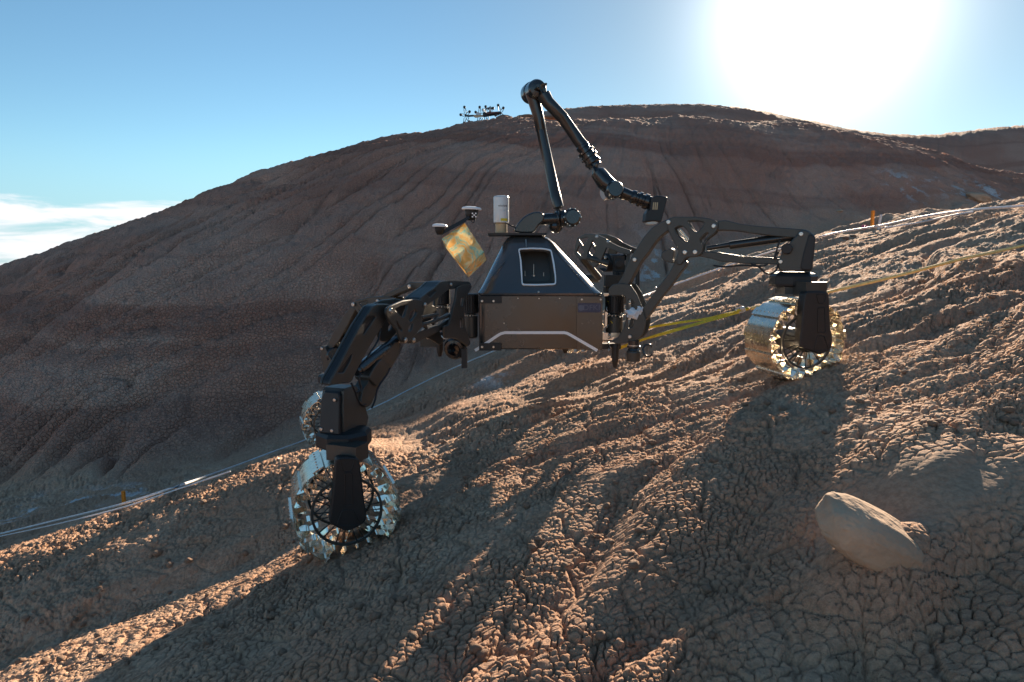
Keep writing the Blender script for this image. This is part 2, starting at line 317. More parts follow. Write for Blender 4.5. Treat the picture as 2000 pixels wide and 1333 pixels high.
def relief(x, y):
    """everything finer than the base shape; returns height and masks"""
    r = np.hypot(x, y)
    wx = x + .25 * fbm(x * .7, y * .7, 2, 40); wy = y + .25 * fbm(x * .7 + 9, y * .7, 2, 41)
    u = .9 * wx + .436 * wy; v = -.436 * wx + .9 * wy
    rf = np.interp(np.arctan2(x, y), FA, FR_); nearm = 1 - sstep(rf * .93, rf * 1.06, r)
    # rills of the near slope: creases run up-slope
    n1 = fbm(v * 1.35, u * .22, 2, 1); n2 = fbm(v * 3.6 + 4, u * .6, 2, 2); n3 = fbm(v * 9, u * 2.0, 2, 3)
    h = nearm * (.085 * (np.abs(n1) - .35) + .060 * (np.abs(n2) - .35) + .020 * n3)
    amp_right = sstep(-1.2, .6, x)
    h = h * (.35 + .65 * amp_right)
    h += nearm * .03 * fbm(x * 1.6, y * 1.6, 3, 6)
    # wheel ruts left of the lower wheel
    # bank added to put the ground beyond the left track in shade
    vv = -.436 * x + .9 * y; v0 = -.436 * FLW.x + .9 * FLW.y
    lm = sstep(-.55, -1.1, x) * nearm
    bnd = lm * sstep(v0 - .45, v0 - .2, vv) * (1 - sstep(v0 + .42, v0 + .6, vv)); h = h * (1 - .6 * bnd) - bnd * .13 * (vv - v0)  # track smoothed, and tilted to the sun to catch more light
    h += lm * (.18 * sstep(v0 + .46, v0 + 1.15, vv) - .24 * sstep(v0 + 1.25, v0 + 2.8, vv))
    h -= .07 * np.exp(-(((x + 1.2) ** 2 + (y - 4.3) ** 2) / .7 ** 2))
    h += .0045 * np.sin(u * 2 * math.pi / .06 + 1.5 * vn(x * 5, y * 5, 60)) * np.exp(-((vv - v0) / .11) ** 2) * sstep(-.62, -.8, x) * nearm
    # steep camera-facing bank, lower right
    h += bank(x, y)
    # smooth sandstone hump + clay pedestal
    d2 = ((x - SMOOTH.x - .02) / .27) ** 2 + ((y - SMOOTH.y - .06) / .15) ** 2; sm = np.exp(-d2 * .9)
    h += .022 * np.exp(-d2)
    h += .09 * np.exp(-((x - SMOOTH.x) / .5) ** 2) * (sstep(SMOOTH.y - .25, SMOOTH.y + .25, y) - sstep(SMOOTH.y + .3, SMOOTH.y + 1.3, y))
    dp = ((x - ROCK.x) / .15) ** 2 + ((y - ROCK.y) / .13) ** 2
    h += .115 * np.exp(-dp ** 1.5)
    # gully of the lower right
    gx = ROCK.x - .02 + .75 * (y - ROCK.y + .05) ; gd = np.abs(x - gx - .03 * fbm(x * 5, y * 5, 2, 8))
    h -= .05 * np.exp(-(gd / .05) ** 2) * sstep(ROCK.y + .02, ROCK.y - .12, y) * (1 - sstep(.5, .9, ROCK.y - y))
    # big hill: radial gullies
    hm = (1 - nearm)
    px_, py_ = 4.0, 21.0; th = np.arctan2(x - px_, y - py_); rr = np.hypot(x - px_, y - py_)
    th2 = th + .05 * fbm(x * .25, y * .25, 2, 12)
    g = np.abs(fbm(th2 * 11, rr * .10, 3, 15)); g2 = np.abs(fbm(th2 * 34 + 3, rr * .3, 2, 17))
    z0 = 1 - sstep(12.5, 4.0, rr) * .75
    h += hm * (.36 * (np.minimum(g, .5) - .3) + .18 * (np.minimum(g2, .5) - .3)) * z0 * sstep(1.5, 7, rr) * (1 - sstep(22, 25, y)) 
    h -= hm * (.20 * np.exp(-(g / .04) ** 2) * sstep(4, 12, rr) + .09 * np.exp(-(g2 / .06) ** 2) * sstep(6, 12, rr)) * (1 - sstep(21, 23, y)) * (.3 + .7 * sstep(-.3, .4, fbm(x * .3, y * .3, 2, 19)))
    h += hm * (1 - .6 * sstep(22, 25, y)) * (.055 * fbm(x * .9, y * .9, 4, 20))
    # clay popcorn and mud cracks
    ye = y + .75 * h + .25 * bank(x, y)
    wxx = x + .25 * h + .009 * fbm(x * 24, y * 24, 2, 30) + .03 * vn(x * 4, y * 4, 34); wyy = ye + .009 * fbm(x * 24 + 5, y * 24, 2, 31) + .03 * vn(x * 4 + 7, y * 4, 35)
    flat = sstep(-.35, .55, fbm(x * 1.1 + 3, y * 1.1, 3, 36) + .9 * sstep(.0, 1.1, x) * sstep(2.6, 1.5, y))
    big = 1 - sstep(2.0, 4.5, r)
    f1, f2, c1 = voro(wxx / .024, wyy / .024, 3); ck = np.exp(-((f2 - f1) / .12) ** 2)
    f1r, f2r, c1r = voro(wxx / .034, wyy / .034, 23); ckr = np.exp(-((f2r - f1r) / .10) ** 2)
    bm_ = sstep(-.1, .5, (x - .25) * 1.0 + (1.7 - y) * .7 + .3 * fbm(x * 2, y * 2, 2, 61)); ck = ck * (1 - bm_) + ckr * bm_; c1 = c1 * (1 - bm_) + c1r * bm_
    crk = nearm * (1 - .93 * np.clip(sm * 1.5, 0, 1)) * (.5 + .5 * np.maximum(sstep(-.6, .1, fbm(x * 1.7 + 2, y * 1.7, 3, 80)), sstep(.1, .6, x + (1.9 - y) * .5))) * (1 - .35 * bnd)
    sharp = .85 + .15 * sstep(-.6, .7, fbm(x * .9, y * .9, 2, 33) + .5 * (x - .3))
    dep = .009 + .014 * sstep(-.5, .6, fbm(x * 6, y * 6, 2, 37))
    h += crk * (-dep * ck * sharp + .003 * (c1 - .5) + .002 * (1 - flat) * (1 - np.minimum(f1, 1) ** 2) + .0035 * fbm(x * 30, ye * 30, 3, 52))
    f1b, f2b, c2 = voro(wxx / .0125 + 3, wyy / .0125, 5)
    h += crk * (1 - .75 * flat) * (.004 * (1 - f1b) + .005 * (c2 - .5) + .005 * fbm(x * 45, y * 45, 2, 50))
    f1c, f2c, c3 = voro(x / .10, y / .10, 7)
    h += crk * (.005 * (1 - f1c) + .004 * (c3 - .5)) * sstep(1.6, 3.5, r) + hm * (.024 * (1 - f1c) + .018 * (c3 - .5) + .02 * fbm(x * 6, y * 6, 3, 70)) * (r < 40)
    f1d, f2d, c4 = voro(wxx / .19 + 1, wyy / .19, 11)
    h += crk * (-.016 * np.exp(-((f2d - f1d) / .07) ** 2)) * (1 - sstep(4, 7, r))
    h += .075 * np.exp(-((x + .95) ** 2 + (y - 16.7) ** 2) / .7 ** 2)
    # seat the wheels
    for wp in (FLW, FRW):
        q = np.exp(-(((x - wp.x) ** 2 + (y - wp.y) ** 2) / .16 ** 2)); h = h * (1 - .75 * q)
    return h, sm, hm
def H(x, y):
    x = np.atleast_1d(np.asarray(x, float)); y = np.atleast_1d(np.asarray(y, float)); return base_h(x, y) + relief(x, y)[0]
def hit(px, py, d0=.6, d1=45):
    """where a line of sight meets the terrain"""
    r = ray(px, py); ds = np.geomspace(d0, d1, 900); z = H(r.x * ds, r.y * ds) - r.z * ds
    i = int(np.argmax(z > 0)); i = i if z[i] > 0 else len(ds) - 1
    return r * float(ds[i])
def ground_mat():
    m = bpy.data.materials.new('cracked_red_clay'); m.use_nodes = True; t = m.node_tree; b = t.nodes['Principled BSDF']
    b.inputs['Roughness'].default_value = .93; b.inputs['Specular IOR Level'].default_value = .25
    g = N(t, 'ShaderNodeNewGeometry'); at = N(t, 'ShaderNodeAttribute', attribute_name='masks')
    sepm = N(t, 'ShaderNodeSeparateColor'); Lk(t, at.outputs['Color'], sepm.inputs[0])
    pos = g.outputs['Position']
    def noise(scale, det, rough=.55, vec=pos, dist=0.):
        n = N(t, 'ShaderNodeTexNoise'); Lk(t, vec, n.inputs[0]); n.inputs['Scale'].default_value = scale; n.inputs['Detail'].default_value = det; n.inputs['Roughness'].default_value = rough; n.inputs['Distortion'].default_value = dist; return n.outputs['Fac']
    def mix(f, a, c, bt='MIX'):
        n = N(t, 'ShaderNodeMix', data_type='RGBA', blend_type=bt)
        for i, v in ((0, f), (6, a), (7, c)):
            if isinstance(v, (int, float)): n.inputs[i].default_value = v
            elif isinstance(v, tuple): n.inputs[i].default_value = (*v, 1)
            else: Lk(t, v, n.inputs[i])
        return n.outputs[2]
    def mr(v, a, c, lo=0., hi=1.):
        n = N(t, 'ShaderNodeMapRange', interpolation_type='SMOOTHSTEP'); Lk(t, v, n.inputs[0])
        for i, x in zip((1, 2, 3, 4), (a, c, lo, hi)): n.inputs[i].default_value = x
        return n.outputs[0]
    near = mix(mr(noise(.9, 5), .35, .65), (.42, .250, .160), (.53, .355, .240))
    near = mix(mr(noise(9, 6, .6), .4, .7), near, (.45, .26, .16))
    hill = mix(mr(noise(.35, 5), .38, .62), (.48, .25, .17), (.56, .34, .245))
    # bedding: dark red and grey layers of the hill
    sp = N(t, 'ShaderNodeSeparateXYZ'); Lk(t, pos, sp.inputs[0])
    zz = math_n(t, 'ADD', sp.outputs['Z'], math_n(t, 'MULTIPLY', noise(.22, 4), 1.3))
    cm = N(t, 'ShaderNodeCombineXYZ'); Lk(t, zz, cm.inputs[2])
    bands = noise(1.15, 3, .6, cm.outputs[0]); 
    hill = mix(mr(bands, .48, .60), hill, (.38, .195, .135)); hill = mix(mr(bands, .42, .30), hill, (.37, .25, .19))
    col = mix(sepm.outputs[1], near, hill)
    col = mix(sepm.outputs[0], col, (.36, .235, .155))
    # pale mineral patches
    wh = math_n(t, 'MULTIPLY', mr(noise(3.2, 5, .65), .52, .60), sepm.outputs[2]); col = mix(wh, col, (.62, .60, .58))
    fine = mr(noise(55, 5, .7), .25, .75, .72, 1.22)
    sc = N(t, 'ShaderNodeVectorMath', operation='SCALE'); Lk(t, col, sc.inputs[0]); Lk(t, fine, sc.inputs['Scale']); Lk(t, sc.outputs[0], b.inputs['Base Color'])
    vr = N(t, 'ShaderNodeTexVoronoi', feature='DISTANCE_TO_EDGE'); Lk(t, pos, vr.inputs['Vector']); vr.inputs['Scale'].default_value = 22; vr.inputs['Randomness'].default_value = 1
    e = mr(vr.outputs['Distance'], 0, .12); inv = math_n(t, 'MULTIPLY', e, sepm.outputs[1])
    hsum = math_n(t, 'ADD', math_n(t, 'MULTIPLY', noise(34, 6, .72), .6), math_n(t, 'MULTIPLY', noise(150, 4, .6), .16)); hsum = math_n(t, 'ADD', hsum, math_n(t, 'MULTIPLY', inv, .75))
    bp = N(t, 'ShaderNodeBump'); Lk(t, hsum, bp.inputs['Height']); bp.inputs['Distance'].default_value = .026; bp.inputs['Strength'].default_value = .9
    Lk(t, mr(sepm.outputs[0], 0, .8, .9, .25), bp.inputs['Strength']); Lk(t, bp.outputs[0], b.inputs['Normal'])
    return m
M['ground'] = ground_mat()
def build_terrain():
    c0 = np.array((0., -.35)); half = rad(52)
    a = np.r_[np.linspace(-math.pi, -half, 70)[:-1], np.linspace(-half, half, 1450), np.linspace(half, math.pi, 70)[1:]]
    r = np.r_[[.02, .15, .3, .45, .6, .75, .9, 1.0, 1.1], np.geomspace(1.18, 4.2, 760)[:-1], np.geomspace(4.2, 30, 560), np.geomspace(31, 160, 45)]
    A, R = np.meshgrid(a, r); X = c0[0] + R * np.sin(A); Y = c0[1] + R * np.cos(A)
    z = base_h(X, Y); far = sstep(45, 90, R); z = z * (1 - far) + np.clip(z, -6, 2) * 0 * far - 2 * far
    h, sm, hm = relief(X, Y); Z = z + h
    # white patches: hill foot right, foot left, behind the body
    wp = np.zeros_like(X)
    for px, py, s in ((1765, 360, .45), (1850, 366, .5), (1935, 376, .5), (60, 1000, .3), (150, 978, .3), (235, 968, .28), (1285, 530, .5), (950, 740, .12), (965, 735, .12)):
        q = hit(px, py); wp = np.maximum(wp, np.exp(-((X - q.x) ** 2 + (Y - q.y) ** 2) / s ** 2))
    nr, na = X.shape
    me = bpy.data.meshes.new('ground'); co = np.stack([X, Y, Z], -1).reshape(-1, 3).astype(np.float32)
    me.vertices.add(nr * na); me.vertices.foreach_set('co', co.ravel())
    i = np.arange(nr - 1)[:, None] * na + np.arange(na - 1)[None, :]; q = np.stack([i, i + na, i + na + 1, i + 1], -1).reshape(-1, 4)
    nf = len(q); me.loops.add(nf * 4); me.loops.foreach_set('vertex_index', q.ravel().astype(np.int32))
    me.polygons.add(nf); me.polygons.foreach_set('loop_start', np.arange(0, nf * 4, 4, dtype=np.int32))
    me.polygons.foreach_set('use_smooth', np.ones(nf, bool))
    me.update(calc_edges=True)
    ca = me.color_attributes.new('masks', 'FLOAT_COLOR', 'POINT')
    cols = np.stack([np.clip(sm * 1.3, 0, 1), hm, wp, np.ones_like(X)], -1).astype(np.float32); ca.data.foreach_set('color', cols.ravel())
    me.materials.append(M['ground'])
    o = bpy.data.objects.new('ground', me); C.objects.link(o); tag(o, kind='structure', label='cracked reddish clay slope and the rounded clay hill behind it')
build_terrain()
#@@OBJECTS
def finish(o, ang=32):
    me = o.data; me.polygons.foreach_set('use_smooth', [True] * len(me.polygons)); me.set_sharp_from_angle(angle=rad(ang)); me.update(); return o
def zc(x0, y0, s): return lambda X, Y: (x0 + X / s, y0 + Y / s)
Z1 = zc(560, 520, 4.76); Z2 = zc(540, 740, 3.603); Z3 = zc(820, 360, 3.507); Z4 = zc(1000, 130, 3.809); Z5 = zc(1100, 400, 4.167); Z6 = zc(1360, 400, 3.703)
def P1(X, Y, d): return W(*Z1(X, Y), d)
def P3(X, Y, d): return W(*Z3(X, Y), d)
def P4(X, Y, d): return W(*Z4(X, Y), d)
def P5(X, Y, d): return W(*Z5(X, Y), d)
def P6(X, Y, d): return W(*Z6(X, Y), d)
# =================================================================== ROVER
rover = empty('rover', (.15, 3.95, float(H(.15, 3.95)[0])))
tag(rover, 'big dark grey four-wheeled rover with robotic arm standing across the clay slope', 'rover')
yF = 3.67
BP = Plane((-1, yF, 0), (1, yF, 0))
xl = BP.at(935, 640).x; xr = BP.at(1176, 640).x; zb = BP.at(1055, 685).z; zm = BP.at(1055, 577.5).z
xc = (xl + xr) / 2; hw = (xr - xl) / 2; yc = yF + hw + .03; dz = W(1025, 461, 4.0).z
def sqring(cx, cy, z, hx, hy, ch, n=4):
    out = []
    for sx, sy, a0 in ((1, -1, -90), (1, 1, 0), (-1, 1, 90), (-1, -1, 180)):
        for k in range(n + 1):
            a = rad(a0 + 90 * k / n); out.append(Vector((cx + sx * (hx - ch) + ch * math.cos(a), cy + sy * (hy - ch) + ch * math.sin(a), z)))
    return out
mb = MB(); hy = hw + .03
mb.loft([sqring(xc, yc, zb + .006, hw - .006, hy - .006, .03), sqring(xc, yc, zb + .012, hw, hy, .035), sqring(xc, yc, zm - .004, hw, hy, .035)], cap=True)
body = finish(mb.build('lower_body', M['panel'], rover))
# fairing
mb = MB(); hh = dz - zm; ox = -.065
secs = [(0, hw - .001, .05), (.035, hw + .004, .06), (.10, hw - .012, .085), (.74, hw * .53, .085), (.86, hw * .44, .05), (.95, hw * .36, .045), (1.0, hw * .27, .04)]
mb.loft([sqring(xc + ox * t, yc + .02 * t, zm + hh * t, h, h + .03 * (1 - t), c) for t, h, c in secs])
fair = finish(mb.build('upper_fairing', M['fairing'], rover), 26)
fy0 = yF + .0; t1, h1 = .10, hw - .012; t2, h2 = .74, hw * .53
A_ = Vector((xc, yc - (h1 + .03 * .9), zm + hh * t1)); B_ = Vector((xc, yc + .015 - (h2 + .03 * .26), zm + hh * t2)); sn = (B_ - A_).cross(Vector((1, 0, 0))).normalized(); sn = sn if sn.y < 0 else -sn
def onface(px, py, off=0.0):
    r = ray(px, py); return r * ((A_ + sn * off).dot(sn) / r.dot(sn))
win = [(1013, 488), (1035, 486.5), (1060, 487), (1076, 490), (1081, 515), (1084.5, 540), (1085, 556), (1050, 557.5), (1020, 557), (1018.5, 530), (1017, 508)]
wp3 = round_poly([onface(*q, .0) for q in win], .012, 3)
cut = MB(); cut.loft([[p + sn * .05 for p in wp3], [p - sn * .02 + Vector((0, .02, 0)) for p in wp3], [Vector((xc - .01 + (p.x - xc) * .9, p.y + .20, p.z * .92 + .0)) for p in wp3]]); co = cut.build('cutter', M['black'])
co.data.materials.clear(); co.data.materials.append(M['lining'])
mod = fair.modifiers.new('b', 'BOOLEAN'); mod.object = co; mod.solver = 'EXACT'; mod.operation = 'DIFFERENCE'; mod.material_mode = 'TRANSFER'
bpy.context.view_layer.update(); ev = fair.evaluated_get(bpy.context.evaluated_depsgraph_get()); nm = bpy.data.meshes.new_from_object(ev); fair.modifiers.clear(); fair.data = nm; nm.name = 'upper_fairing'; bpy.data.objects.remove(co)
nm.set_sharp_from_angle(angle=rad(26))
mb = MB(); ring = round_poly([onface(*q, .001) for q in win], .014, 4); n_ = len(ring); cen = sum(ring, Vector()) / n_
mb.loft([[p + (p - cen).normalized() * .005 for p in ring], [p + (p - cen).normalized() * .005 + sn * .005 for p in ring], [p - (p - cen).normalized() * .004 + sn * .005 for p in ring], [p - (p - cen).normalized() * .004 for p in ring]], cap=False, smooth=False)
mb.build('window_frame', M['white'], fair)
for X, Y, h in ((720, 655, .05), (780, 620, .06), (848, 665, .05), (785, 690, .022)):
    p = P3(X, Y, 3.92); b = MB(); b.cyl(p, p + Vector((0, 0, h)), .0035, .002, 10); b.lathe(p, (0, 0, 1), [(.012, -.01), (.012, -.003), (.005, 0)], 14); b.build('charging_pin', M['steel'], fair)
b = MB(); p = onface(1027, 476, .002); b.tube([onface(1027, 468, .002), onface(1028, 482, .004)], .003); b.build('latch', M['steel'], fair)
# seam line of the fairing, top plate
mb = MB(); mb.tube([onface(*q, .0015) for q in ((934, 574), (960, 543), (986, 512))] , .0016, 6); mb.build('seam', M['black'], fair)
tp = MB(); tp.box((xc + ox - .06, yc + .02, dz + .006), .33, .30, .012); finish(tp.build('top_plate', M['black'], rover))
# front panel details
FPp = lambda X, Y, off=0.0: BP.at(920 + X / 5.882, 560 + Y / 5.882, off)
ZF = zc(920, 560, 5.882)
plate('side_cover', [(1212, 118), (1510, 118), (1510, 728), (1212, 728)], [], BP, .004, .004, M['panel'], body, bev=.001, rr=.006, conv=ZF)
arch = [(36, 740), (130, 655), (330, 528), (385, 513), (1080, 513), (1130, 530), (1478, 738), (1410, 738), (1110, 556), (1070, 545), (395, 545), (350, 555), (180, 650), (40, 742)]
def strip(name, pts, w, m, parent, pl, off, z, conv):
    """a band of constant width lying on a plane"""
    c = [Vector((*pl.ab(*conv(*q), off), 0)) for q in pts]; L = []; R = []
    for i, p in enumerate(c):
        d = (c[min(i + 1, len(c) - 1)] - c[max(i - 1, 0)]).normalized(); n = Vector((-d.y, d.x, 0)); L.append(p + n * w / 2); R.append(p - n * w / 2)
    b = MB(); k = len(c); v = [pl.w(q.x, q.y, off + z) for q in L] + [pl.w(q.x, q.y, off + z) for q in R]; v2 = [q - pl.n * z for q in v]
    f = [(i, i + 1, k + i + 1, k + i) for i in range(k - 1)] + [(i, i + 1, 2 * k + i + 1, 2 * k + i) for i in range(k - 1)] + [(k + i, k + i + 1, 3 * k + i + 1, 3 * k + i) for i in range(k - 1)]
    b.add(v + v2, f); return b.build(name, m, parent)
strip('white_stripe', [(45, 735), (200, 635), (310, 560), (345, 541), (390, 530), (1070, 530), (1105, 538), (1140, 556), (1450, 735)], .0155, M['white'], body, BP, .005, .002, ZF)
for ys in ((110, 194), (651, 737)):
    h = plate('hinge', [(92, ys[0]), (349, ys[0]), (349, ys[1]), (92, ys[1])], [], BP, .012, .010, M['black'], body, bev=.001, rr=.002, conv=ZF)
    for X in (127, 258): bolt(FPp(X, (ys[0] + ys[1]) / 2 + 15 * (ys[0] < 300), .012), (0, -1, 0), .0068, h)
for X, Y in ((538, 136), (780, 138), (1018, 137), (1272, 149), (1490, 150), (380, 422), (538, 710), (774, 706), (1011, 702), (1268, 697), (1484, 700)):
    bolt(FPp(X, Y, .002 if X < 1200 else .005), (0, -1, 0), .0036 if X < 1200 or Y > 500 else .0055, body, .003, M['steel'] if Y < 500 else M['anod'])
bolt(onface(1052, 570.5, 0), sn, .0055, fair, .003)
lb = plate('label', [(1228, 192), (1492, 192), (1492, 298), (1228, 298)], [], BP, .0062, .002, M['blue'], body, bev=.0005, rr=.002, conv=ZF)
def lettering(txt, size, m, parent, fn):
    cu = bpy.data.curves.new('lettering', 'FONT'); cu.body = txt; cu.size = size; cu.extrude = .0004; cu.align_x = 'CENTER'; cu.align_y = 'CENTER'
    tmp = bpy.data.objects.new('tmp', cu); me = bpy.data.meshes.new_from_object(tmp); bpy.data.objects.remove(tmp)
    for v in me.vertices: v.co = fn(v.co)
    me.materials.clear(); me.materials.append(m); me.name = 'lettering'; o = bpy.data.objects.new('lettering', me); C.objects.link(o); adopt(o, parent); return o
lc = FPp(1385, 245, .0075); lettering('DFKI', .042, M['dim'], lb, lambda c: lc + Vector((c.x * 1.05, -c.z, c.y)))
lc2 = FPp(1265, 245, .0075)
b = MB(); b.lathe(lc2, (0, -1, 0), [(.016, -.001), (.016, 0.0006)], 20); b.build('emblem', M['dim'], lb)
mb = MB(); p = BP.at(1107, 686) + Vector((0, .1, 0)); mb.lathe(p, (0, 0, -1), [(.018, 0), (.018, .006), (.009, .026)], 16); finish(mb.build('drain_nozzle', M['black'], rover))
bmx = MB(); bmx.box((xr + .05, yF + .10, zb + .012), .13, .05, .03); finish(bmx.build('cross_bar', M['black'], rover))
# ------------------------------------------------ mast instruments on the deck
L0 = W(979, 455, 3.93); up = Vector((0, 0, 1)); s_ = 3.93 / FP
mb = MB(); mb.lathe(L0, up, [(11.5 * s_, 0), (11.5 * s_, 17 * s_), (13.5 * s_, 18.5 * s_)], 32); lid = finish(mb.build('lidar', M['tan'], rover))
mb = MB(); mb.lathe(L0 + up * 18.5 * s_, up, [(13 * s_, 0), (15 * s_, 1 * s_), (15 * s_, 23 * s_), (14.6 * s_, 23.4 * s_), (14.6 * s_, 24 * s_), (15 * s_, 24.4 * s_), (15 * s_, 49 * s_), (13.8 * s_, 51.5 * s_), (9 * s_, 52.5 * s_)], 40); lh = finish(mb.build('lidar_housing', M['silver'], lid))
def bend(r, a0, zz): return lambda c: L0 + up * (zz + c.y) + Vector((math.sin(a0 + c.x / r), -math.cos(a0 + c.x / r), 0)) * (r + .0006 + c.z)
lettering('velodyne', .016, M['anod'], lid, bend(15 * s_, .25, 51 * s_))
mb = MB(); r_ = 15 * s_ + .0008
for k in range(8):
    a = -.05 + k * .12; a2 = a + .12; q = [L0 + up * z + Vector((math.sin(t) * r_, -math.cos(t) * r_, 0)) for t, z in ((a, 22 * s_), (a2, 22 * s_), (a2, 27 * s_), (a, 27 * s_))]; mb.add(q, [(0, 1, 2, 3)])
mb.build('warning_label', M['yellow'], lid)
mb = MB(); mb.tube(spline([W(988, 436, 3.88), W(995, 440, 3.86), W(1003, 443, 3.88), W(1012, 447, 3.93)]), .0035, 8); mb.build('cable', M['black'], lid)
# gold foil box with two antennas
g = [W(862.5, 467, 3.64), W(907.8, 436, 3.72), W(944.9, 492, 3.66), W(908.5, 527, 3.58)]; ex = Vector((.01, .12, -.045))
def facing(g, ex, n=14):
    b = MB(); rows = []
    for j in range(n + 1):
        r = []
        for i in range(n + 1):
            u = i / n; v = j / n; p = (g[0] * (1 - u) + g[1] * u) * (1 - v) + (g[3] * (1 - u) + g[2] * u) * v
            e = min(u, 1 - u, v, 1 - v); k = min(1, e * 9)
            p = p - ex.normalized() * (.004 * k + .012 * k * math.sin(u * 7 + v * 5) * math.cos(v * 8 - u * 3) + .007 * k * math.sin(19 * u * v + 4 * v)); r.append(p)
        rows.append(r)
    v = [p for r in rows for p in r]; f = [(j * (n + 1) + i, j * (n + 1) + i + 1, (j + 1) * (n + 1) + i + 1, (j + 1) * (n + 1) + i) for j in range(n) for i in range(n)]
    b.add(v, f, True); b.add([p for p in g] + [p + ex for p in g], [(0, 4, 5, 1), (2, 6, 7, 3), (3, 7, 4, 0)]); return b  # back left open so sunlight reaches the front sheet
gb = facing(g, ex).build('foil_wrapped_box', M['gold'], rover, weld=True)
mb = MB(); a = W(860, 456, 3.66); c = W(916, 425, 3.70); mb.box((a + c) / 2, (c - a).length, .03, .014, c - a, (0, 1, 0)); mb.box((a + c) / 2 + Vector((0, -.02, -.011)), (c - a).length * .8, .012, .008, c - a, (0, 1, 0)); finish(mb.build('antenna_bar', M['black'], rover))
for (px, py, d, R, h) in ((921, 408, 3.72, 19, 20), (859, 441.5, 3.64, 14.5, 15)):
    s = d / FP; p = W(px, py, d); mb = MB(); mb.lathe(p, (.05, 0, 1), [(R * .75 * s, -2 * s), (R * s, -2.2 * s), (R * 1.03 * s, 0), (R * .9 * s, 2.6 * s), (R * .5 * s, 4 * s), (.001, 4.3 * s)], 32); an = finish(mb.build('gnss_antenna', M['white'], rover), 50)
    mb = MB(); mb.lathe(p - Vector((0, 0, 2.2 * s)), (0, 0, -1), [(R * .74 * s, 0), (R * .70 * s, 2 * s), (R * .66 * s, h * .45 * s), (R * .4 * s, h * s)], 24); finish(mb.build('antenna_foot', M['black'], an))
    if R > 15:
        mk = MB()
        for i, j in ((0, 0), (-1, -1), (1, 1), (-1, 1), (1, -1)): mk.box(W(926 + i * 3.2, 420.5 + j * 3.2, d - .047), .0075, .002, .0075)
        mk.build('marker', M['white'], an)
mb = MB(); mb.tube(spline([W(919, 430, 3.7), W(924, 436, 3.66), W(927, 430, 3.68)]), .002, 6); mb.build('cable', M['black'], gb)
# ------------------------------------------------ robotic arm
dA = 3.93; sA = dA / FP / 3.809     # metres per zoom pixel
yA = Plane((-1, W(1100, 430, dA).y, 0), (1, W(1100, 430, dA).y, 0))
arm = plate('robotic_arm', [(5, 1228), (40, 1170), (90, 1115), (150, 1085), (210, 1080), (240, 1100), (240, 1150), (200, 1180), (165, 1240), (60, 1240)], [], yA, .045, .09, M['blackgloss'], rover, bev=.008, rr=.02, conv=Z4)
J1 = P4(440, 1130, dA)
mb = MB(); mb.cyl(P4(185, 1140, dA), P4(345, 1135, dA), 42 * sA, 44 * sA, 28); mb.cyl(P4(330, 1136, dA), P4(350, 1135, dA), 66 * sA, 66 * sA, 28, .004); mb.cyl(P4(352, 1135, dA), P4(400, 1133, dA), 60 * sA, 62 * sA, 28, .006); finish(mb.build('shoulder_drive', M['blackgloss'], arm))
mb = MB(); dv = Vector((.03, -1, .04)).normalized(); mb.lathe(J1 - dv * .08, dv, [(40 * sA, 0), (62 * sA, .01), (66 * sA, .05), (66 * sA, .125), (60 * sA, .135), (60 * sA, .15), (50 * sA, .158), (48 * sA, .16)], 36); mb.ball(P4(325, 1190, dA + .02), 52 * sA, 20); j1 = finish(mb.build('shoulder_joint', M['blackgloss'], arm), 40)
for k in range(10):
    a = 2 * math.pi * k / 10; fa, fb, _ = frame(dv); bolt(J1 + dv * .066 + (fa * math.cos(a) + fb * math.sin(a)) * 63 * sA, dv, .0035, j1, .004)
def limb(name, pts, m=M['carbon']):
    ps = [P4(x, y, d) for x, y, d, r in pts]; b = MB(); b.tube(ps, 0, 24, [r * sA for *_, r in pts]); return finish(b.build(name, m, arm), 50)
limb('upper_arm_tube', [(350, 1085, dA + .02, 40), (345, 1050, dA + .02, 41), (322, 955, dA + .02, 41), (321, 950, dA + .02, 38.5), (270, 720, dA + .02, 38), (218, 480, dA + .02, 37.5), (217, 475, dA + .02, 40), (190, 350, dA + .01, 42), (165, 260, dA, 46), (150, 190, dA, 58)])
E1 = P4(165, 185, dA); ev_ = Vector((.28, -1, -.02)).normalized()
mb = MB(); mb.lathe(E1 - ev_ * .09, ev_, [(62 * sA, 0), (76 * sA, .012), (78 * sA, .06), (76 * sA, .075), (72 * sA, .08), (70 * sA, .15), (60 * sA, .168), (30 * sA, .172)], 40); ej = finish(mb.build('elbow_joint', M['blackgloss'], arm), 40)
bolt(E1 + ev_ * .083 + Vector((.0, 0, .006)), ev_, .0065, ej, .003)
limb('forearm_tube', [(205, 165, dA - .05, 66), (235, 215, dA - .05, 52), (270, 270, dA - .05, 46), (380, 385, dA - .05, 44), (381, 388, dA - .05, 42), (500, 560, dA - .05, 44), (530, 595, dA - .05, 45)])
mb = MB(); ax = (P4(610, 730, dA - .05) - P4(520, 590, dA - .05)); L = ax.length; a0 = P4(520, 590, dA - .05)
prof = [(46, 0), (50, .02), (50, .15), (45, .17), (45, .28), (62, .30), (62, .40), (50, .43), (50, .52), (66, .54), (66, .66), (52, .68), (52, .80), (60, .82), (60, .92), (50, 1.0), (50, 1.1)]
mb.lathe(a0, ax, [(r * sA, h * L) for r, h in prof], 28); wj = finish(mb.build('wrist_coupling', M['blackgloss'], arm), 30)
fa, fb, _ = frame(ax)
for k in range(12):
    a = 2 * math.pi * k / 12; rd = fa * math.cos(a) + fb * math.sin(a); bolt(a0 + ax * (.35 if k % 2 else .6) + rd * 62 * sA, rd, .004, wj, .006)
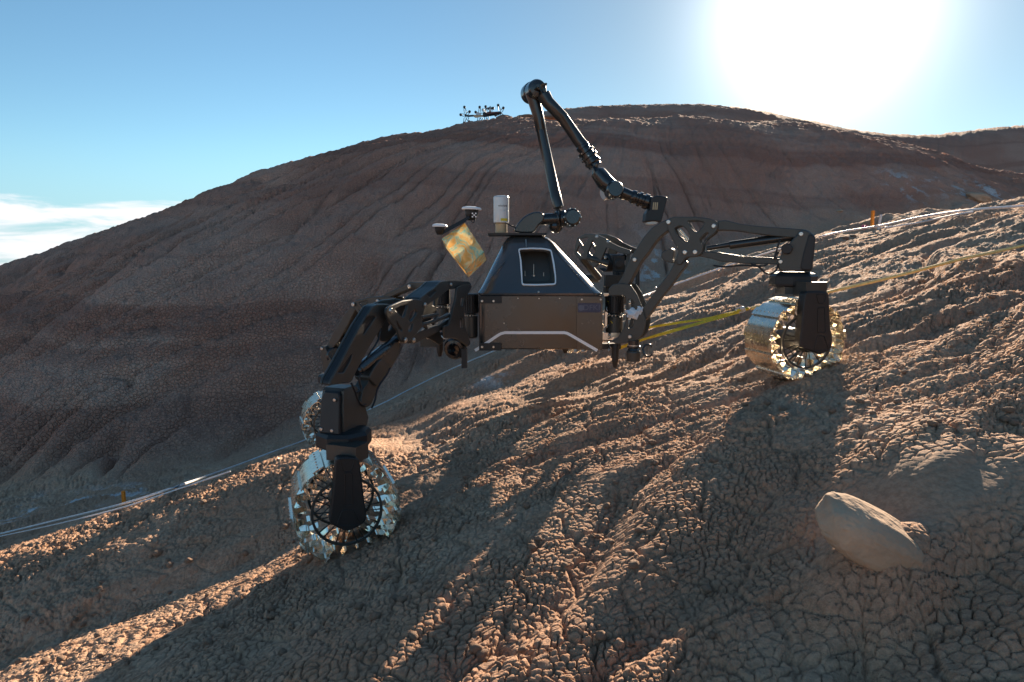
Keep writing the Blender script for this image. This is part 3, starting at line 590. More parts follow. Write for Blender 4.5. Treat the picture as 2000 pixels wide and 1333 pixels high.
limb('wrist_housing', [(600, 715, dA - .05, 50), (640, 790, dA - .06, 56), (690, 860, dA - .07, 62), (740, 905, dA - .07, 60)], M['blackgloss'])
J2 = P4(757, 922, dA - .10)
mb = MB(); mb.lathe(J2 - dv * .06, dv, [(50 * sA, 0), (62 * sA, .01), (62 * sA, .10), (54 * sA, .118), (50 * sA, .12)], 32); finish(mb.build('wrist_joint', M['blackgloss'], arm), 40)
mb = MB(); mb.lathe(P4(690, 948, dA - .02), Vector((-.9, -.3, -.3)), [(50 * sA, -.03), (50 * sA, .004), (40 * sA, .014)], 24); finish(mb.build('joint_cap', M['silver'], arm), 40)
mb = MB(); h0 = P4(800, 935, dA - .08); h1_ = P4(1035, 1020, dA - .08); L = (h1_ - h0).length
mb.lathe(h0, h1_ - h0, [(r * sA, t * L) for r, t in [(40, 0), (44, .1), (40, .35), (50, .42), (50, .5), (42, .52), (42, .58), (54, .6), (54, .68), (44, .70), (44, .76), (56, .78), (56, .9), (48, .92), (48, 1.0)]], 26); finish(mb.build('wrist_drive', M['blackgloss'], arm))
gr = plate('gripper', [(1035, 975), (1085, 960), (1160, 972), (1112, 1162), (1060, 1150), (990, 1160), (1000, 1085), (1030, 1060)], [], yA, .14, .10, M['black'], arm, bev=.006, rr=.012, conv=Z4)
plate('gripper_pad', [(1000, 1160), (1060, 1143), (1095, 1152), (1075, 1172), (1010, 1176)], [], yA, .12, .07, M['silver'], gr, bev=.003, rr=.006, conv=Z4)
for k in range(3): plate('gripper_mark', [(1050 + 14 * k, 1012), (1059 + 14 * k, 1012), (1054 + 14 * k, 1066), (1045 + 14 * k, 1066)], [], yA, .1415, .001, M['tan'], gr, bev=.0003, rr=.0005, conv=Z4)
# ------------------------------------------------ wheels
WR = .206; WW = .235
def wheel_meshes():
    out = {}
    def done(mb, nm, m, ang=32):
        o = mb.build(nm, m); C.objects.unlink(o); finish(o, ang); me = o.data; bpy.data.objects.remove(o); return me
    b = MB(); n = 11
    def arc(t0, t1, r0, r1, S, bulge=0.0, th=.0025):
        rings = []
        for i in range(S + 1):
            s = i / S; t = t0 + (t1 - t0) * s; r = r0 + (r1 - r0) * s + bulge * math.sin(math.pi * s)
            for rr_, y in ((r, -WW / 2), (r, WW / 2), (r - th, WW / 2), (r - th, -WW / 2)): rings.append(Vector((rr_ * math.cos(t), y, rr_ * math.sin(t))))
        b.loft([rings[i * 4:i * 4 + 4] for i in range(S + 1)], smooth=True)
    P_ = 2 * math.pi / n
    for k in range(n):
        t = P_ * k
        arc(t, t + P_ * .70, WR - .012, WR - .012, 6, .004)
        arc(t + P_ * .64, t + P_ * 1.03, WR - .001, WR - .001, 3)
        arc(t + P_ * .64, t + P_ * .66, WR - .011, WR - .001, 1)
        arc(t + P_ * 1.01, t + P_ * 1.03, WR - .001, WR - .011, 1)
        a = t + P_ * .84; c = Vector((math.cos(a), 0, math.sin(a)))
        for y in (-.09, -.055, -.02, .02, .055, .09): b.lathe(c * (WR - .001) + Vector((0, y, 0)), c, [(.0035, -.002), (.0035, .0018), (.002, .003)], 8)
    out['tread'] = done(b, 'wheel', M['aludull'], 30)
    b = MB(); S = 22 * 14
    for y0, y1 in ((-WW / 2 + .001, -WW / 2 + .06), (WW / 2 - .06, WW / 2 - .001)):
        sec = []
        for i in range(S + 1):
            th = 2 * math.pi * i / S; w = math.cos(22 * th + y0 * 9); r = WR * (.83 + .10 * w); th2 = th
            c, s = math.cos(th2), math.sin(th2)
            sec.append([Vector((rr_ * c, y, rr_ * s)) for rr_, y in ((r, y0), (r, y1), (r - .0025, y1), (r - .0025, y0))])
        b.loft(sec, cap=False)
    out['spring'] = done(b, 'spring_ring', M['alu'], 50)
    b = MB()
    for y in (0,):
        b.lathe((0, y - .006, 0), (0, 1, 0), [(.60 * WR, 0), (.645 * WR, 0), (.645 * WR, .012), (.60 * WR, .012), (.60 * WR, 0)], 56, cap=False)
        for k in range(20):
            th = 2 * math.pi * k / 20 + .05 * (-1) ** k; th2 = 2 * math.pi * k / 20
            b.tube([Vector((.24 * WR * math.cos(th2), y, .24 * WR * math.sin(th2))), Vector((.61 * WR * math.cos(th), y, .61 * WR * math.sin(th)))], .0032, 6)
    out['spokes'] = done(b, 'spoke_ring', M['anod'], 40)
    b = MB(); b.lathe((0, -WW / 2 - .01, 0), (0, 1, 0), [(.10 * WR, 0), (.20 * WR, .004), (.26 * WR, .02), (.26 * WR, WW - .03), (.2 * WR, WW)], 36)
    for k in range(8):
        th = 2 * math.pi * k / 8; b.lathe((.21 * WR * math.cos(th), -WW / 2 + .004, .21 * WR * math.sin(th)), (0, -1, 0), [(.004, 0), (.004, .006)], 8)
    out['hub'] = done(b, 'hub', M['black'], 35)
    return out
WM = wheel_meshes()
def place_wheel(c, back, spin, label):
    b = Vector((back[0], back[1], 0)).normalized(); R = Matrix((b.cross(Vector((0, 0, 1))).to_tuple(), b.to_tuple(), (0, 0, 1))).transposed().to_4x4()
    w = bpy.data.objects.new('wheel', WM['tread']); C.objects.link(w); w.parent = rover
    w.matrix_parent_inverse = Matrix.Translation(-rover.location); w.location = c; w.rotation_mode = 'QUATERNION'; w.rotation_quaternion = (R @ Matrix.Rotation(spin, 4, 'Y')).to_quaternion()
    for k, nm, oy in (('spring', 'spring_ring', 0), ('spokes', 'spoke_ring', -WW / 2 + .012), ('spokes', 'spoke_ring', WW / 2 - .012), ('hub', 'hub', 0)):
        o = bpy.data.objects.new(nm, WM[k]); C.objects.link(o); o.parent = w; o.location = (0, oy, 0)
    return w, b
def cdir(a): return (math.sin(rad(a)), math.cos(rad(a)))
wFLc = W(672, 981, 2.68); bFL = cdir(-20)
wFRc = W(1550, 662, 3.38); bFR = cdir(-11)
wRLc = W(647, 822, 4.75); bRL = cdir(-22)
wRRc = W(1118, 632, 4.95); bRR = cdir(-5)
for c, b, s in ((wFLc, bFL, .1), (wFRc, bFR, .35), (wRLc, bRL, .2), (wRRc, bRR, 0)): place_wheel(c, b, s, '')
def bumper(p, r, h, parent, name='steering_bumper'):
    b = MB(); b.lathe(p, (0, 0, 1), [(r * .62, -h * .62), (r * .80, -h * .5), (r * .98, -h * .42), (r, -h * .3), (r, h * .22), (r * .9, h * .4), (r * .72, h * .5), (r * .5, h * .52)], 8, phase=rad(22.5)); o = b.build(name, M['black'], parent); bv = o; finish(o, 30)
    return o
# fork in front of a wheel
def fork(c, back, outl, conv, side_th, grooves, top_px, top_d, parent):
    n = -Vector((back[0], back[1], 0)).normalized(); p0 = c + n * (WW / 2 + .045); pl = Plane(p0, p0 + n.cross(Vector((0, 0, 1))))
    f = plate('wheel_fork', outl, [], pl, 0, side_th, M['black'], parent, bev=.006, rr=.02, conv=conv)
    for gv in grooves:
        pts = [Vector((*pl.ab(*conv(*q), 0), 0)) for q in gv]; rp = round_poly(pts, .008); rp.append(rp[0]); b = MB(); b.tube([pl.w(q.x, q.y, .0005) for q in rp], .0022, 6); b.build('rib', M['black'], f)
    return f, pl
# ------------------------------------------------ shared leg pieces
def truss(name, outl, holes, pl, th, m, parent, conv, off=None, core=True, rr=.012, hr=.008):
    o_ = th / 2 if off is None else off
    f = plate(name, outl, holes, pl, o_, .012, m, parent, conv=conv, rr=rr, hr=hr)
    pts = [pl.ab(*conv(*q), o_) for q in outl]
    # rear twin: the same outline, parallel, th further back
    hol = holes
    b = plate('rear_plate', outl, hol, pl, o_ , .012, m, f, conv=conv, rr=rr, hr=hr); b.data.transform(Matrix.Translation(-pl.n * th))
    if core:
        k = plate('dark_core', outl, [], pl, o_, th - .008, M['black'], f, bev=.002, conv=conv, rr=rr);  # black core added so the hollow link looks dark through its holes
        c = sum((v.co for v in k.data.vertices), Vector()) / len(k.data.vertices)
        k.data.transform(Matrix.Translation(-pl.n * .006))
        for v in k.data.vertices:
            pass
    return f
def core_scaled(o, s=.0): pass
def pins(lst, pl, off, conv, parent, r=.009):
    for X, Y in lst: bolt(pl.at(*conv(X, Y), off), pl.n, r, parent)
def rod(name, a, b, r, m, parent, sleeve=None):
    k = MB(); k.cyl(a, b, r, r, 20, .002)
    if sleeve:
        d = Vector(b) - Vector(a); k.cyl(Vector(a) + d * sleeve[0], Vector(a) + d * sleeve[1], r * sleeve[2], r * sleeve[2], 22, .003)
    return finish(k.build(name, m, parent))
# =================================================== front left leg
S0 = W(893, 620, 3.56); K0 = W(690, 790, 2.68); pFL = Plane(S0, K0)
leg = truss('leg', [(800, 372), (850, 352), (955, 352), (985, 400), (930, 500), (840, 640), (740, 810), (660, 960), (600, 1085), (400, 1110), (410, 1060), (480, 940), (575, 760), (680, 560)], [[(742, 468), (832, 468), (712, 645)], [(612, 812), (592, 880), (530, 992), (470, 992)]], pFL, .035, M['anod'], rover, Z1)
b_ = plate('lower_link', [(1015, 700), (1068, 720), (1040, 830), (965, 965), (900, 1060), (850, 1140), (790, 1290), (740, 1320), (690, 1290), (700, 1190), (790, 1000), (870, 860)], [[(700, 1190), (755, 1095), (705, 1150)]], pFL, .02, .05, M['anod'], leg, conv=Z1)
b_ = plate('lower_link_shell', [(875, 860), (960, 940), (930, 1000), (850, 1130), (760, 1040), (810, 950)], [], pFL, .03, .07, M['anod'], leg, conv=Z1, rr=.02)
rod('actuator', pFL.at(*Z1(1040, 670), -.0), pFL.at(*Z1(640, 985), -.0), .019, M['blackgloss'], leg, (.35, .95, 1.25))
kn = truss('knee_plate', [(925, 400), (960, 370), (1080, 320), (1200, 305), (1262, 318), (1295, 350), (1285, 400), (1255, 470), (1265, 570), (1180, 660), (1130, 715), (1075, 712), (1045, 660), (1035, 600), (960, 520), (925, 450)],
     [[(1005, 405), (1060, 375), (1128, 358), (1105, 450), (1085, 480)], [(1150, 430), (1195, 398), (1215, 430), (1185, 480), (1150, 520), (1135, 480)], [(1020, 505), (1075, 590), (1070, 605), (1040, 580)], [(1135, 570), (1180, 520), (1165, 590), (1135, 615)]], pFL, .10, M['anod'], leg, Z1, core=False)
tl = truss('upper_link', [(1240, 300), (1290, 260), (1380, 195), (1430, 145), (1520, 135), (1700, 145), (1722, 175), (1700, 205), (1580, 208), (1500, 225), (1420, 290), (1330, 350), (1290, 378), (1245, 360)], [[(1300, 262), (1370, 222), (1390, 232), (1330, 290)], [(1400, 170), (1460, 155), (1440, 180), (1385, 195)]], pFL, .07, M['anod'], leg, Z1)
ll = truss('lower_parallel_link', [(1145, 690), (1160, 650), (1250, 600), (1420, 545), (1560, 465), (1610, 435), (1645, 460), (1620, 510), (1560, 540), (1420, 610), (1300, 670), (1200, 720), (1155, 722)], [], pFL, .06, M['anod'], leg, Z1)
for a, b in (((1230, 560), (1530, 452)), ((1360, 540), (1400, 450)), ((1250, 530), (1300, 575)), ((1250, 480), (1400, 450))): rod('brace', pFL.at(*Z1(*a), .03), pFL.at(*Z1(*b), .03), .009, M['anod'], leg)
pins([(967, 415)], pFL, .06, Z1, leg, .0115); pins([(1103, 687), (1180, 688), (1285, 362)], pFL, .056, Z1, leg, .0105); pins([(1525, 172), (1620, 458), (1650, 668)], pFL, .042, Z1, leg, .008)
# shoulder bracket and drives
pS = Plane(W(893, 620, 3.60), W(893, 620, 3.60) + Vector((.8, .6, 0)))
sb = truss('shoulder_bracket', [(1585, 200), (1640, 175), (1712, 170), (1725, 195), (1672, 290), (1655, 400), (1660, 560), (1690, 640), (1712, 720), (1690, 752), (1600, 690), (1550, 672), (1470, 672), (1462, 560), (1510, 545), (1540, 430), (1570, 320)], [[(1622, 300), (1645, 290), (1638, 380), (1618, 370)], [(1612, 480), (1638, 480), (1640, 580), (1615, 570)]], Plane(W(893, 620, 3.6), K0 + Vector((0, .04, 0))), .16, M['anod'], rover, Z1, core=False, off=.07)
def motor(px, py, d, r, up_, dn, parent, grey=True):
    s = d / FP; c = W(px, py, d); b = MB(); R = r * s
    b.lathe(c, (0, 0, 1), [(R * .8, 0), (R, .004), (R, up_ * s - .004), (R * .85, up_ * s)], 28)
    for k in range(20):
        a = 2 * math.pi * k / 20; q = c + Vector((math.cos(a), math.sin(a), 0)) * R; b.tube([q + Vector((0, 0, .01)), q + Vector((0, 0, up_ * s - .008))], .0025, 5)
    m_ = finish(b.build('shoulder_motor', M['black'], parent))
    b = MB(); b.lathe(c - Vector((0, 0, .002)), (0, 0, -1), [(R * .7, 0), (R * .72, 5 * s), (R * .92, 6 * s), (R * .92, dn * s), (R * .75, (dn + 3) * s)], 28); finish(b.build('motor_housing', M['anod'], m_))
    for k in range(9):
        a = math.pi * k / 8 + math.pi; bolt(c + Vector((math.cos(a) * R * .86, math.sin(a) * R * .86, -4 * s)), (math.cos(a), math.sin(a), 0), .004, m_, .006)
    return m_
motor(919, 612, 3.78, 15, 38, 45, rover); motor(864, 595, 3.95, 15, 38, 40, rover)
motor(1200, 612, 3.80, 18, 36, 42, rover); motor(1212, 560, 4.35, 15, 30, 30, rover)
for px, py, d in ((858.5, 650, 3.75), (1202, 672, 3.74), (905, 660, 3.7)):
    s = d / FP; b = MB(); c = W(px, py, d); b.lathe(c, (0, 0, -1), [(7 * s, 0), (7.5 * s, 6 * s), (6.5 * s, 34 * s), (4.5 * s, 42 * s), (3.5 * s, 47 * s)], 18); finish(b.build('limit_post', M['black'], rover))
# drive camera under left shoulder
b = MB(); c = W(889, 680, 3.62); dd = Vector((-.15, -1, -.12)).normalized(); b.lathe(c - dd * .05, dd, [(.05, 0), (.058, .02), (.058, .07), (.05, .085), (.035, .088)], 30); cm_ = finish(b.build('wheel_drive', M['blackgloss'], rover))
b = MB(); b.lathe(c + dd * .036, dd, [(.034, 0), (.030, .006), (.012, .004)], 24); finish(b.build('drive_cap', M['lens'], cm_))
b = MB(); b.box(W(907, 700, 3.6), .028, .05, .10, (1, 0, 0), (0, 1, 0)); finish(b.build('guard_bracket', M['black'], rover))
b = MB(); b.box(W(838, 667, 3.8), .09, .07, .055); finish(b.build('connector_box', M['anod'], rover))
for i in range(7):
    q = [W(828 + 5 * i, 652 + random.uniform(-4, 3), 3.72), W(835 + 6 * i, 664 + random.uniform(-3, 5), 3.70), W(842 + 6 * i, 655 + random.uniform(-4, 3), 3.74)]; b = MB(); b.tube(spline(q, 5), .0035, 6); b.build('cable', M['steel'] if i % 3 == 0 else M['black'], sb)
# knuckle: steering housing, bumper, fork
uo = (K0 - S0); uo.z = 0; uo.normalize(); nn = pFL.n
cb = W(672, 838, 2.70)
def quad(c, a, b_2, up_, z): return [c + uo * i * a + nn * j * b_2 + Vector((0, 0, z)) + uo * up_ for i, j in ((-1, -1), (1, -1), (1, 1), (-1, 1))]
b = MB(); b.loft([quad(cb, .078, .055, 0, 0), quad(cb, .085, .055, -.006, .03), quad(cb, .070, .052, .004, .10), quad(cb, .045, .048, .018, .165), quad(cb, .036, .044, .018, .175)], smooth=False)
kh = finish(b.build('steering_housing', M['anod'], rover), 20)
b = MB(); e = cb + uo * .082; k1 = [e + nn * j * .046 + Vector((0, 0, z)) - uo * s_2 for j, z, s_2 in ((-1, .004, 0), (1, .004, 0), (.86, .15, .02), (.7, .165, .026), (-.7, .165, .026), (-.86, .15, .02))]
b.loft([k1, [p + uo * .014 for p in k1], [(p - e) * .93 + e + uo * .019 + Vector((0, 0, .005)) for p in k1]], smooth=False); cv = finish(b.build('housing_cover', M['black'], kh), 20)
for j, z, dx in ((.45, .135, .004), (.3, .018, .018), (-.75, .02, .018)): bolt(e + nn * j * .046 + Vector((0, 0, z)) + uo * dx, uo, .0065, cv, .004)
bumper(W(672, 853, 2.68), .108, .072, rover)
b = MB(); fp = W(676, 884, 2.56); b.box(fp + Vector((0, .02, 0)), .085, .13, .06, nn.cross(Vector((0, 0, 1))), nn); b.box(W(672, 880, 2.64), .07, .12, .03); finish(b.build('fork_arm', M['anod'], rover))
fork(wFLc, bFL, [(415, 555), (582, 555), (612, 800), (636, 992), (600, 1032), (500, 1082), (410, 1042), (368, 1008), (385, 900), (405, 700)], Z2, .045,
     [[(482, 665), (532, 665), (535, 890), (478, 890)], [(425, 1035), (465, 925), (540, 925), (590, 1030)], [(445, 565), (470, 655), (525, 655), (552, 565)]], None, None, rover)
for pts in ([(600, 1090), (640, 1180), (660, 1240), (700, 1290), (735, 1290)], [(690, 990), (672, 1060), (690, 1140), (650, 1180)], [(870, 600), (850, 690), (780, 800), (745, 860)], [(960, 950), (930, 1010), (850, 1130), (820, 1250), (790, 1320)]):
    b = MB(); b.tube(spline([pFL.at(*Z1(*q), .05) for q in pts], 6), .004, 8); b.build('cable', M['black'], leg)
# =================================================== front right leg
S1 = W(1240, 620, 3.66); K1 = W(1550, 500, 3.34); pFR = Plane(S1, K1)
legr = truss('leg', [(108, 128), (150, 118), (215, 112), (300, 135), (400, 150), (600, 166), (775, 178), (815, 188), (850, 222), (780, 245), (705, 240), (640, 236), (560, 228), (480, 218), (380, 205), (300, 192), (180, 186), (120, 192)], [], pFR, .07, M['anod'], rover, Z6, core=False)
plate('link_web', [(180, 150), (300, 150), (760, 195), (700, 215), (400, 185), (180, 170)], [], pFR, .02, .05, M['anod'], legr, conv=Z6)
l2 = truss('lower_link', [(-10, 335), (100, 342), (160, 345), (330, 372), (585, 386), (625, 400), (620, 432), (590, 434), (400, 432), (170, 412), (110, 392), (0, 370)], [], pFR, .06, M['anod'], legr, Z6)
rod('actuator', pFR.at(*Z6(75, 318), 0), pFR.at(*Z6(545, 238), 0), .013, M['carbon'], legr); rod('actuator_body', pFR.at(*Z6(240, 296), 0), pFR.at(*Z6(700, 232), 0), .021, M['carbon'], legr)
kr = truss('knee_plate', [(855, 115), (900, 98), (1060, 98), (1180, 110), (1250, 130), (1268, 175), (1240, 230), (1150, 300), (1130, 400), (1085, 425), (1000, 432), (958, 492), (925, 490), (918, 430), (940, 372), (890, 290), (850, 205), (845, 140)],
     [[(905, 195), (940, 175), (975, 178), (1010, 215), (1030, 270), (1015, 305), (985, 295), (930, 250)], [(1012, 135), (1090, 132), (1150, 145), (1125, 190), (1085, 230), (1050, 200)], [(1110, 285), (1160, 232), (1185, 232), (1130, 320)]], pFR, .10, M['anod'], legr, Z5, core=False)
for a_, b_2 in (((930, 200), (1010, 300)), ((950, 195), (1025, 290))): rod('coolant_line', pFR.at(*Z5(*a_), .0), pFR.at(*Z5(*b_2), .0), .004, M['steel'], kr)
ul = truss('upper_link', [(440, 650), (480, 590), (540, 450), (600, 350), (660, 255), (730, 180), (800, 140), (850, 118), (890, 130), (888, 175), (850, 215), (790, 260), (740, 320), (690, 395), (630, 470), (580, 560), (545, 630), (505, 690), (465, 695)], [], pFR, .07, M['anod'], legr, Z5)
dl = truss('lower_arm', [(640, 850), (690, 790), (765, 680), (850, 570), (890, 500), (915, 440), (960, 440), (1010, 470), (1000, 500), (950, 560), (880, 660), (790, 770), (730, 860), (665, 950), (640, 930)], [], pFR, .07, M['anod'], legr, Z5)
pins([(857, 142), (1226, 174), (990, 388), (1073, 386)], pFR, .052, Z5, legr, .0115); pins([(582, 448), (470, 662)], pFR, .038, Z5, legr, .011); pins([(700, 735), (754, 677), (615, 835)], pFR, .04, Z5, legr, .006)
pins([(125, 155), (757, 213), (609, 413)], pFR, .055, Z6, legr, .0105); pins([(322, 370), (365, 370)], pFR, .04, Z6, legr, .005)
plate('knee_cover', [(800, 385), (880, 352), (900, 372), (890, 480), (820, 455), (795, 430)], [], pFR, .05, .08, M['anod'], legr, conv=Z5, rr=.01)
hg = plate('steering_housing', [(735, 215), (770, 180), (800, 186), (858, 224), (833, 484), (600, 480), (585, 440), (600, 395), (620, 340), (655, 300), (700, 245)], [], pFR, .055, .11, M['anod'], rover, bev=.006, conv=Z6)
plate('housing_cover', [(812, 206), (866, 228), (838, 486), (745, 474), (772, 350)], [], pFR, .060, .12, M['black'], hg, bev=.008, rr=.02, conv=Z6)
b = MB(); b.cyl(pFR.at(*Z6(655, 320), .09), pFR.at(*Z6(655, 320), -.02), .026, .026, 24, .004); finish(b.build('steering_motor', M['black'], hg))
bumper(W(1549, 546, 3.38), .112, .072, rover)
pB = Vector((bFR[0], bFR[1], 0)); fpR = wFRc - pB * (WW / 2 + .05)
b = MB(); b.box(W(1553, 567, 3.36), .15, .12, .035); b.box(W(1578, 560, 3.26) + Vector((.01, 0, -.012)), .11, .10, .07, pB.cross(Vector((0, 0, 1))), pB); finish(b.build('fork_arm', M['anod'], rover))
Zc6 = Z6
fk, plk = fork(wFRc, bFR, [(790, 628), (960, 630), (966, 760), (972, 900), (985, 1030), (955, 1060), (900, 1090), (845, 1065), (750, 1032), (748, 1000), (765, 850), (778, 700)], Z6, .05,
     [[(880, 745), (930, 745), (935, 925), (878, 925)], [(850, 1060), (875, 950), (925, 950), (960, 1050)], [(868, 650), (885, 715), (925, 715), (940, 650)]], None, None, rover)
for pts in ([(120, 440), (200, 450), (330, 440), (480, 445), (520, 425)], [(390, 425), (450, 450), (500, 495), (545, 498), (580, 470), (590, 430)], [(610, 250), (590, 300), (570, 370), (560, 400)], [(780, 575), (840, 590), (870, 625)], [(600, 335), (575, 370), (580, 390)]):
    b = MB(); b.tube(spline([pFR.at(*Z6(*q), .06) for q in pts], 6), .0045, 8); b.build('cable', M['black'], legr)
pSR = Plane(S1, K1)
sr = truss('shoulder_bracket', [(365, 692), (400, 650), (470, 640), (545, 650), (600, 730), (640, 830), (660, 900), (675, 960), (650, 1060), (600, 1108), (500, 1130), (440, 1138), (385, 1115), (440, 1085), (490, 1010), (510, 920), (505, 742), (370, 742)], [[(528, 775), (555, 770), (578, 810), (560, 850), (530, 855)], [(525, 925), (550, 915), (575, 950), (560, 1000), (525, 1010)]], pSR, .14, M['anod'], rover, Z5, core=False, off=.05)
pins([(543, 1075)], pSR, .057, Z5, sr, .010)
rod('strut_tube', P5(605, 480, 3.8), P5(605, 850, 3.8), .012, M['black'], sr)
# connectors under right shoulder
s = 3.62 / FP; b = MB(); c = W(1238, 665, 3.64); b.lathe(c, (0, 0, -1), [(11 * s, 0), (11 * s, 10 * s), (13 * s, 11 * s), (13 * s, 14 * s), (10 * s, 15 * s), (12 * s, 20 * s)], 24); cn = finish(b.build('force_sensor', M['blackgloss'], rover))
b = MB(); b.lathe(c - Vector((0, 0, 9 * s)), (0, 0, -1), [(12.2 * s, 0), (12.2 * s, 3 * s)], 24); b.build('sensor_ring', M['steel'], cn)
b = MB(); b.lathe(c - Vector((0, 0, 21 * s)), (0, 0, -1), [(13 * s, 0), (14 * s, 3 * s), (13 * s, 20 * s)], 24); b.build('sensor_cap', M['anod'], cn)
b = MB(); cc = W(1266, 685, 3.6); b.tube([cc + Vector((math.cos(t) * 10 * s, .01 * math.sin(t), math.sin(t) * 11 * s)) for t in np.linspace(.6, 5.6, 20)], .006, 8); b.build('cable', M['blackgloss'], cn)
rr_ = random.Random(3)
for i in range(16):
    x = rr_.uniform(1180, 1192); y = rr_.uniform(578, 675); q = [W(x, y, 3.8), W(x + rr_.uniform(-3, 9), y + rr_.uniform(4, 14), 3.76), W(x + rr_.uniform(2, 14), y + rr_.uniform(-4, 16), 3.8)]; b = MB(); b.tube(spline(q, 5), .003, 6); b.build('cable', (M['steel'], M['black'], M['strap'], M['silver'])[i % 4], sr)
for X, Y, sx, sz in ((350, 735, .03, .012), (345, 930, .012, .08), (340, 1070, .03, .04), (420, 1060, .05, .025)):
    b = MB(); b.box(P5(X, Y, 3.78), sx, .04, sz); finish(b.build('connector', M['steel'], sr))
# =================================================== rear legs
pRL = Plane(W(880, 600, 4.1), W(645, 700, 4.7))
lr = truss('leg', [(840, 300), (930, 250), (1060, 190), (1140, 150), (1330, 148), (1385, 140), (1370, 175), (1300, 200), (1150, 212), (1050, 250), (940, 300), (880, 338)], [], pRL, .06, M['anod'], rover, Z1)
truss('knee_plate', [(595, 360), (640, 320), (760, 288), (860, 284), (1000, 290), (1000, 340), (900, 380), (770, 500), (730, 520), (690, 500), (650, 420), (605, 375)], [[(670, 345), (740, 322), (760, 330), (720, 400)], [(665, 400), (700, 440), (715, 480), (700, 490)]], pRL, .08, M['anod'], lr, Z1, core=False)
truss('lower_link', [(595, 375), (640, 400), (560, 560), (480, 700), (420, 770), (360, 760), (440, 600), (540, 440)], [], pRL, .06, M['anod'], lr, Z1)
rod('actuator', pRL.at(*Z1(420, 735)), pRL.at(*Z1(700, 590)), .014, M['blackgloss'], lr)
hr_ = plate('steering_housing', [(315, 745), (350, 745), (400, 850), (470, 950), (440, 1000), (345, 1005), (312, 820)], [], pRL, .06, .11, M['anod'], rover, conv=Z1)
bolt(pRL.at(*Z1(415, 947), .06), pRL.n, .011, lr); bolt(pRL.at(*Z1(328, 768), .06), pRL.n, .011, lr); bolt(pRL.at(*Z1(845, 325), .05), pRL.n, .011, lr); bolt(pRL.at(*Z1(618, 358), .05), pRL.n, .013, lr); bolt(pRL.at(*Z1(1140, 190), .05), pRL.n, .012, lr)
bumper(W(650, 738, 4.72), .10, .065, rover); b = MB(); b.cyl(W(650, 745, 4.68), W(650, 782, 4.58), .03, .03); b.box(W(650, 800, 4.52), .09, .04, .30); finish(b.build('wheel_fork', M['black'], rover))
b = MB(); b.lathe(pRL.at(*Z1(450, 830), -.02), (.3, -1, .1), [(.06, 0), (.06, .06), (.05, .07)], 24); finish(b.build('steering_motor', M['blackgloss'], hr_))
pRR = Plane(W(1140, 500, 4.75), W(1225, 500, 4.35))
l4 = truss('leg', [(85, 400), (110, 275), (175, 235), (260, 240), (330, 268), (380, 305), (450, 340), (545, 372), (545, 410), (470, 400), (400, 370), (350, 350), (330, 400), (300, 470), (250, 520), (190, 450), (120, 440)],
     [[(120, 280), (205, 270), (160, 340)], [(105, 385), (130, 330), (165, 385), (140, 420)], [(195, 400), (240, 290), (280, 320), (250, 440)]], pRR, .10, M['anod'], rover, Z5, core=False)
b = MB(); b.loft([[P5(X, Y, d) for X, Y in ((520, 385), (548, 385), (530, 560), (495, 560))] for d in (4.32, 4.5)], smooth=False); b.build('mount_plate', M['anod'], l4)
rod('actuator', P5(200, 430, 4.6), P5(520, 520, 4.4), .02, M['anod'], l4); rod('lower_link', P5(330, 430, 4.55), P5(500, 430, 4.4), .022, M['blackgloss'], l4)
rod('link_tube', P5(150, 430, 4.75), P5(290, 600, 4.9), .025, M['anod'], l4)
b = MB(); c = P5(445, 480, 4.38); b.box(c, .07, .10, .10); b.lathe(c + Vector((0, -.05, 0)), (0, -1, 0), [(.03, 0), (.03, .015), (.02, .018)], 20); finish(b.build('electronics_box', M['black'], l4))
for k in range(6):
    b = MB(); b.tube(spline([P5(340 + 6 * k, 400, 4.4), P5(375 + 5 * k, 450 + 5 * k, 4.36), P5(350 + 8 * k, 540, 4.4), P5(300 + 6 * k, 520, 4.45)], 6), .004, 6); b.build('cable', M['black'], l4)
for X, Y in ((272, 262), (365, 302), (540, 378), (345, 430)): bolt(P5(X, Y, 4.4), (0, -1, .3), .010, l4)
b = MB(); b.box(P5(405, 620, 4.2), .10, .08, .07); b.box(P5(420, 690, 4.25), .13, .10, .035); finish(b.build('shoulder_block', M['black'], rover))
b = MB(); b.cyl(W(1118, 560, 4.95), W(1118, 590, 4.9), .05); b.box(W(1118, 610, 4.78), .09, .04, .25); finish(b.build('wheel_fork', M['black'], rover)); bumper(W(1118, 555, 4.95), .10, .07, rover)
rod('link_tube', P5(290, 600, 4.9), W(1118, 545, 4.95), .03, M['anod'], l4)
# =================================================== things on and around the rover
def crumple(name, px, py, d, sx, sy, sz, m, seed):
    rr = random.Random(seed); c = W(px, py, d); bm = bmesh.new(); bmesh.ops.create_icosphere(bm, subdivisions=3, radius=1)
    ph = [rr.uniform(0, 6) for _ in range(6)]
    for v in bm.verts:
        p = v.co; k = 1 + .28 * math.sin(4 * p.x + ph[0]) * math.sin(5 * p.z + ph[1]) + .16 * math.sin(9 * p.y + ph[2] + 7 * p.x) + .10 * math.sin(13 * p.z + ph[3])
        v.co = Vector((p.x * sx, p.y * sy, p.z * sz)) * k + c
    me = bpy.data.meshes.new(name); bm.to_mesh(me); bm.free(); me.materials.append(m); o = bpy.data.objects.new(name, me); C.objects.link(o); finish(o, 60); return o
cl = crumple('cloth', 1236, 613, 3.60, .034, .02, .026, M['cloth'], 2)
cl2 = crumple('cloth', 1250, 606, 3.60, .016, .016, .022, M['cloth'], 5); cl2.parent = cl; cl2.name = 'cloth_knot'
tag(cl, 'crumpled pale cloth tied round the right front leg above its shoulder bracket', 'cloth')
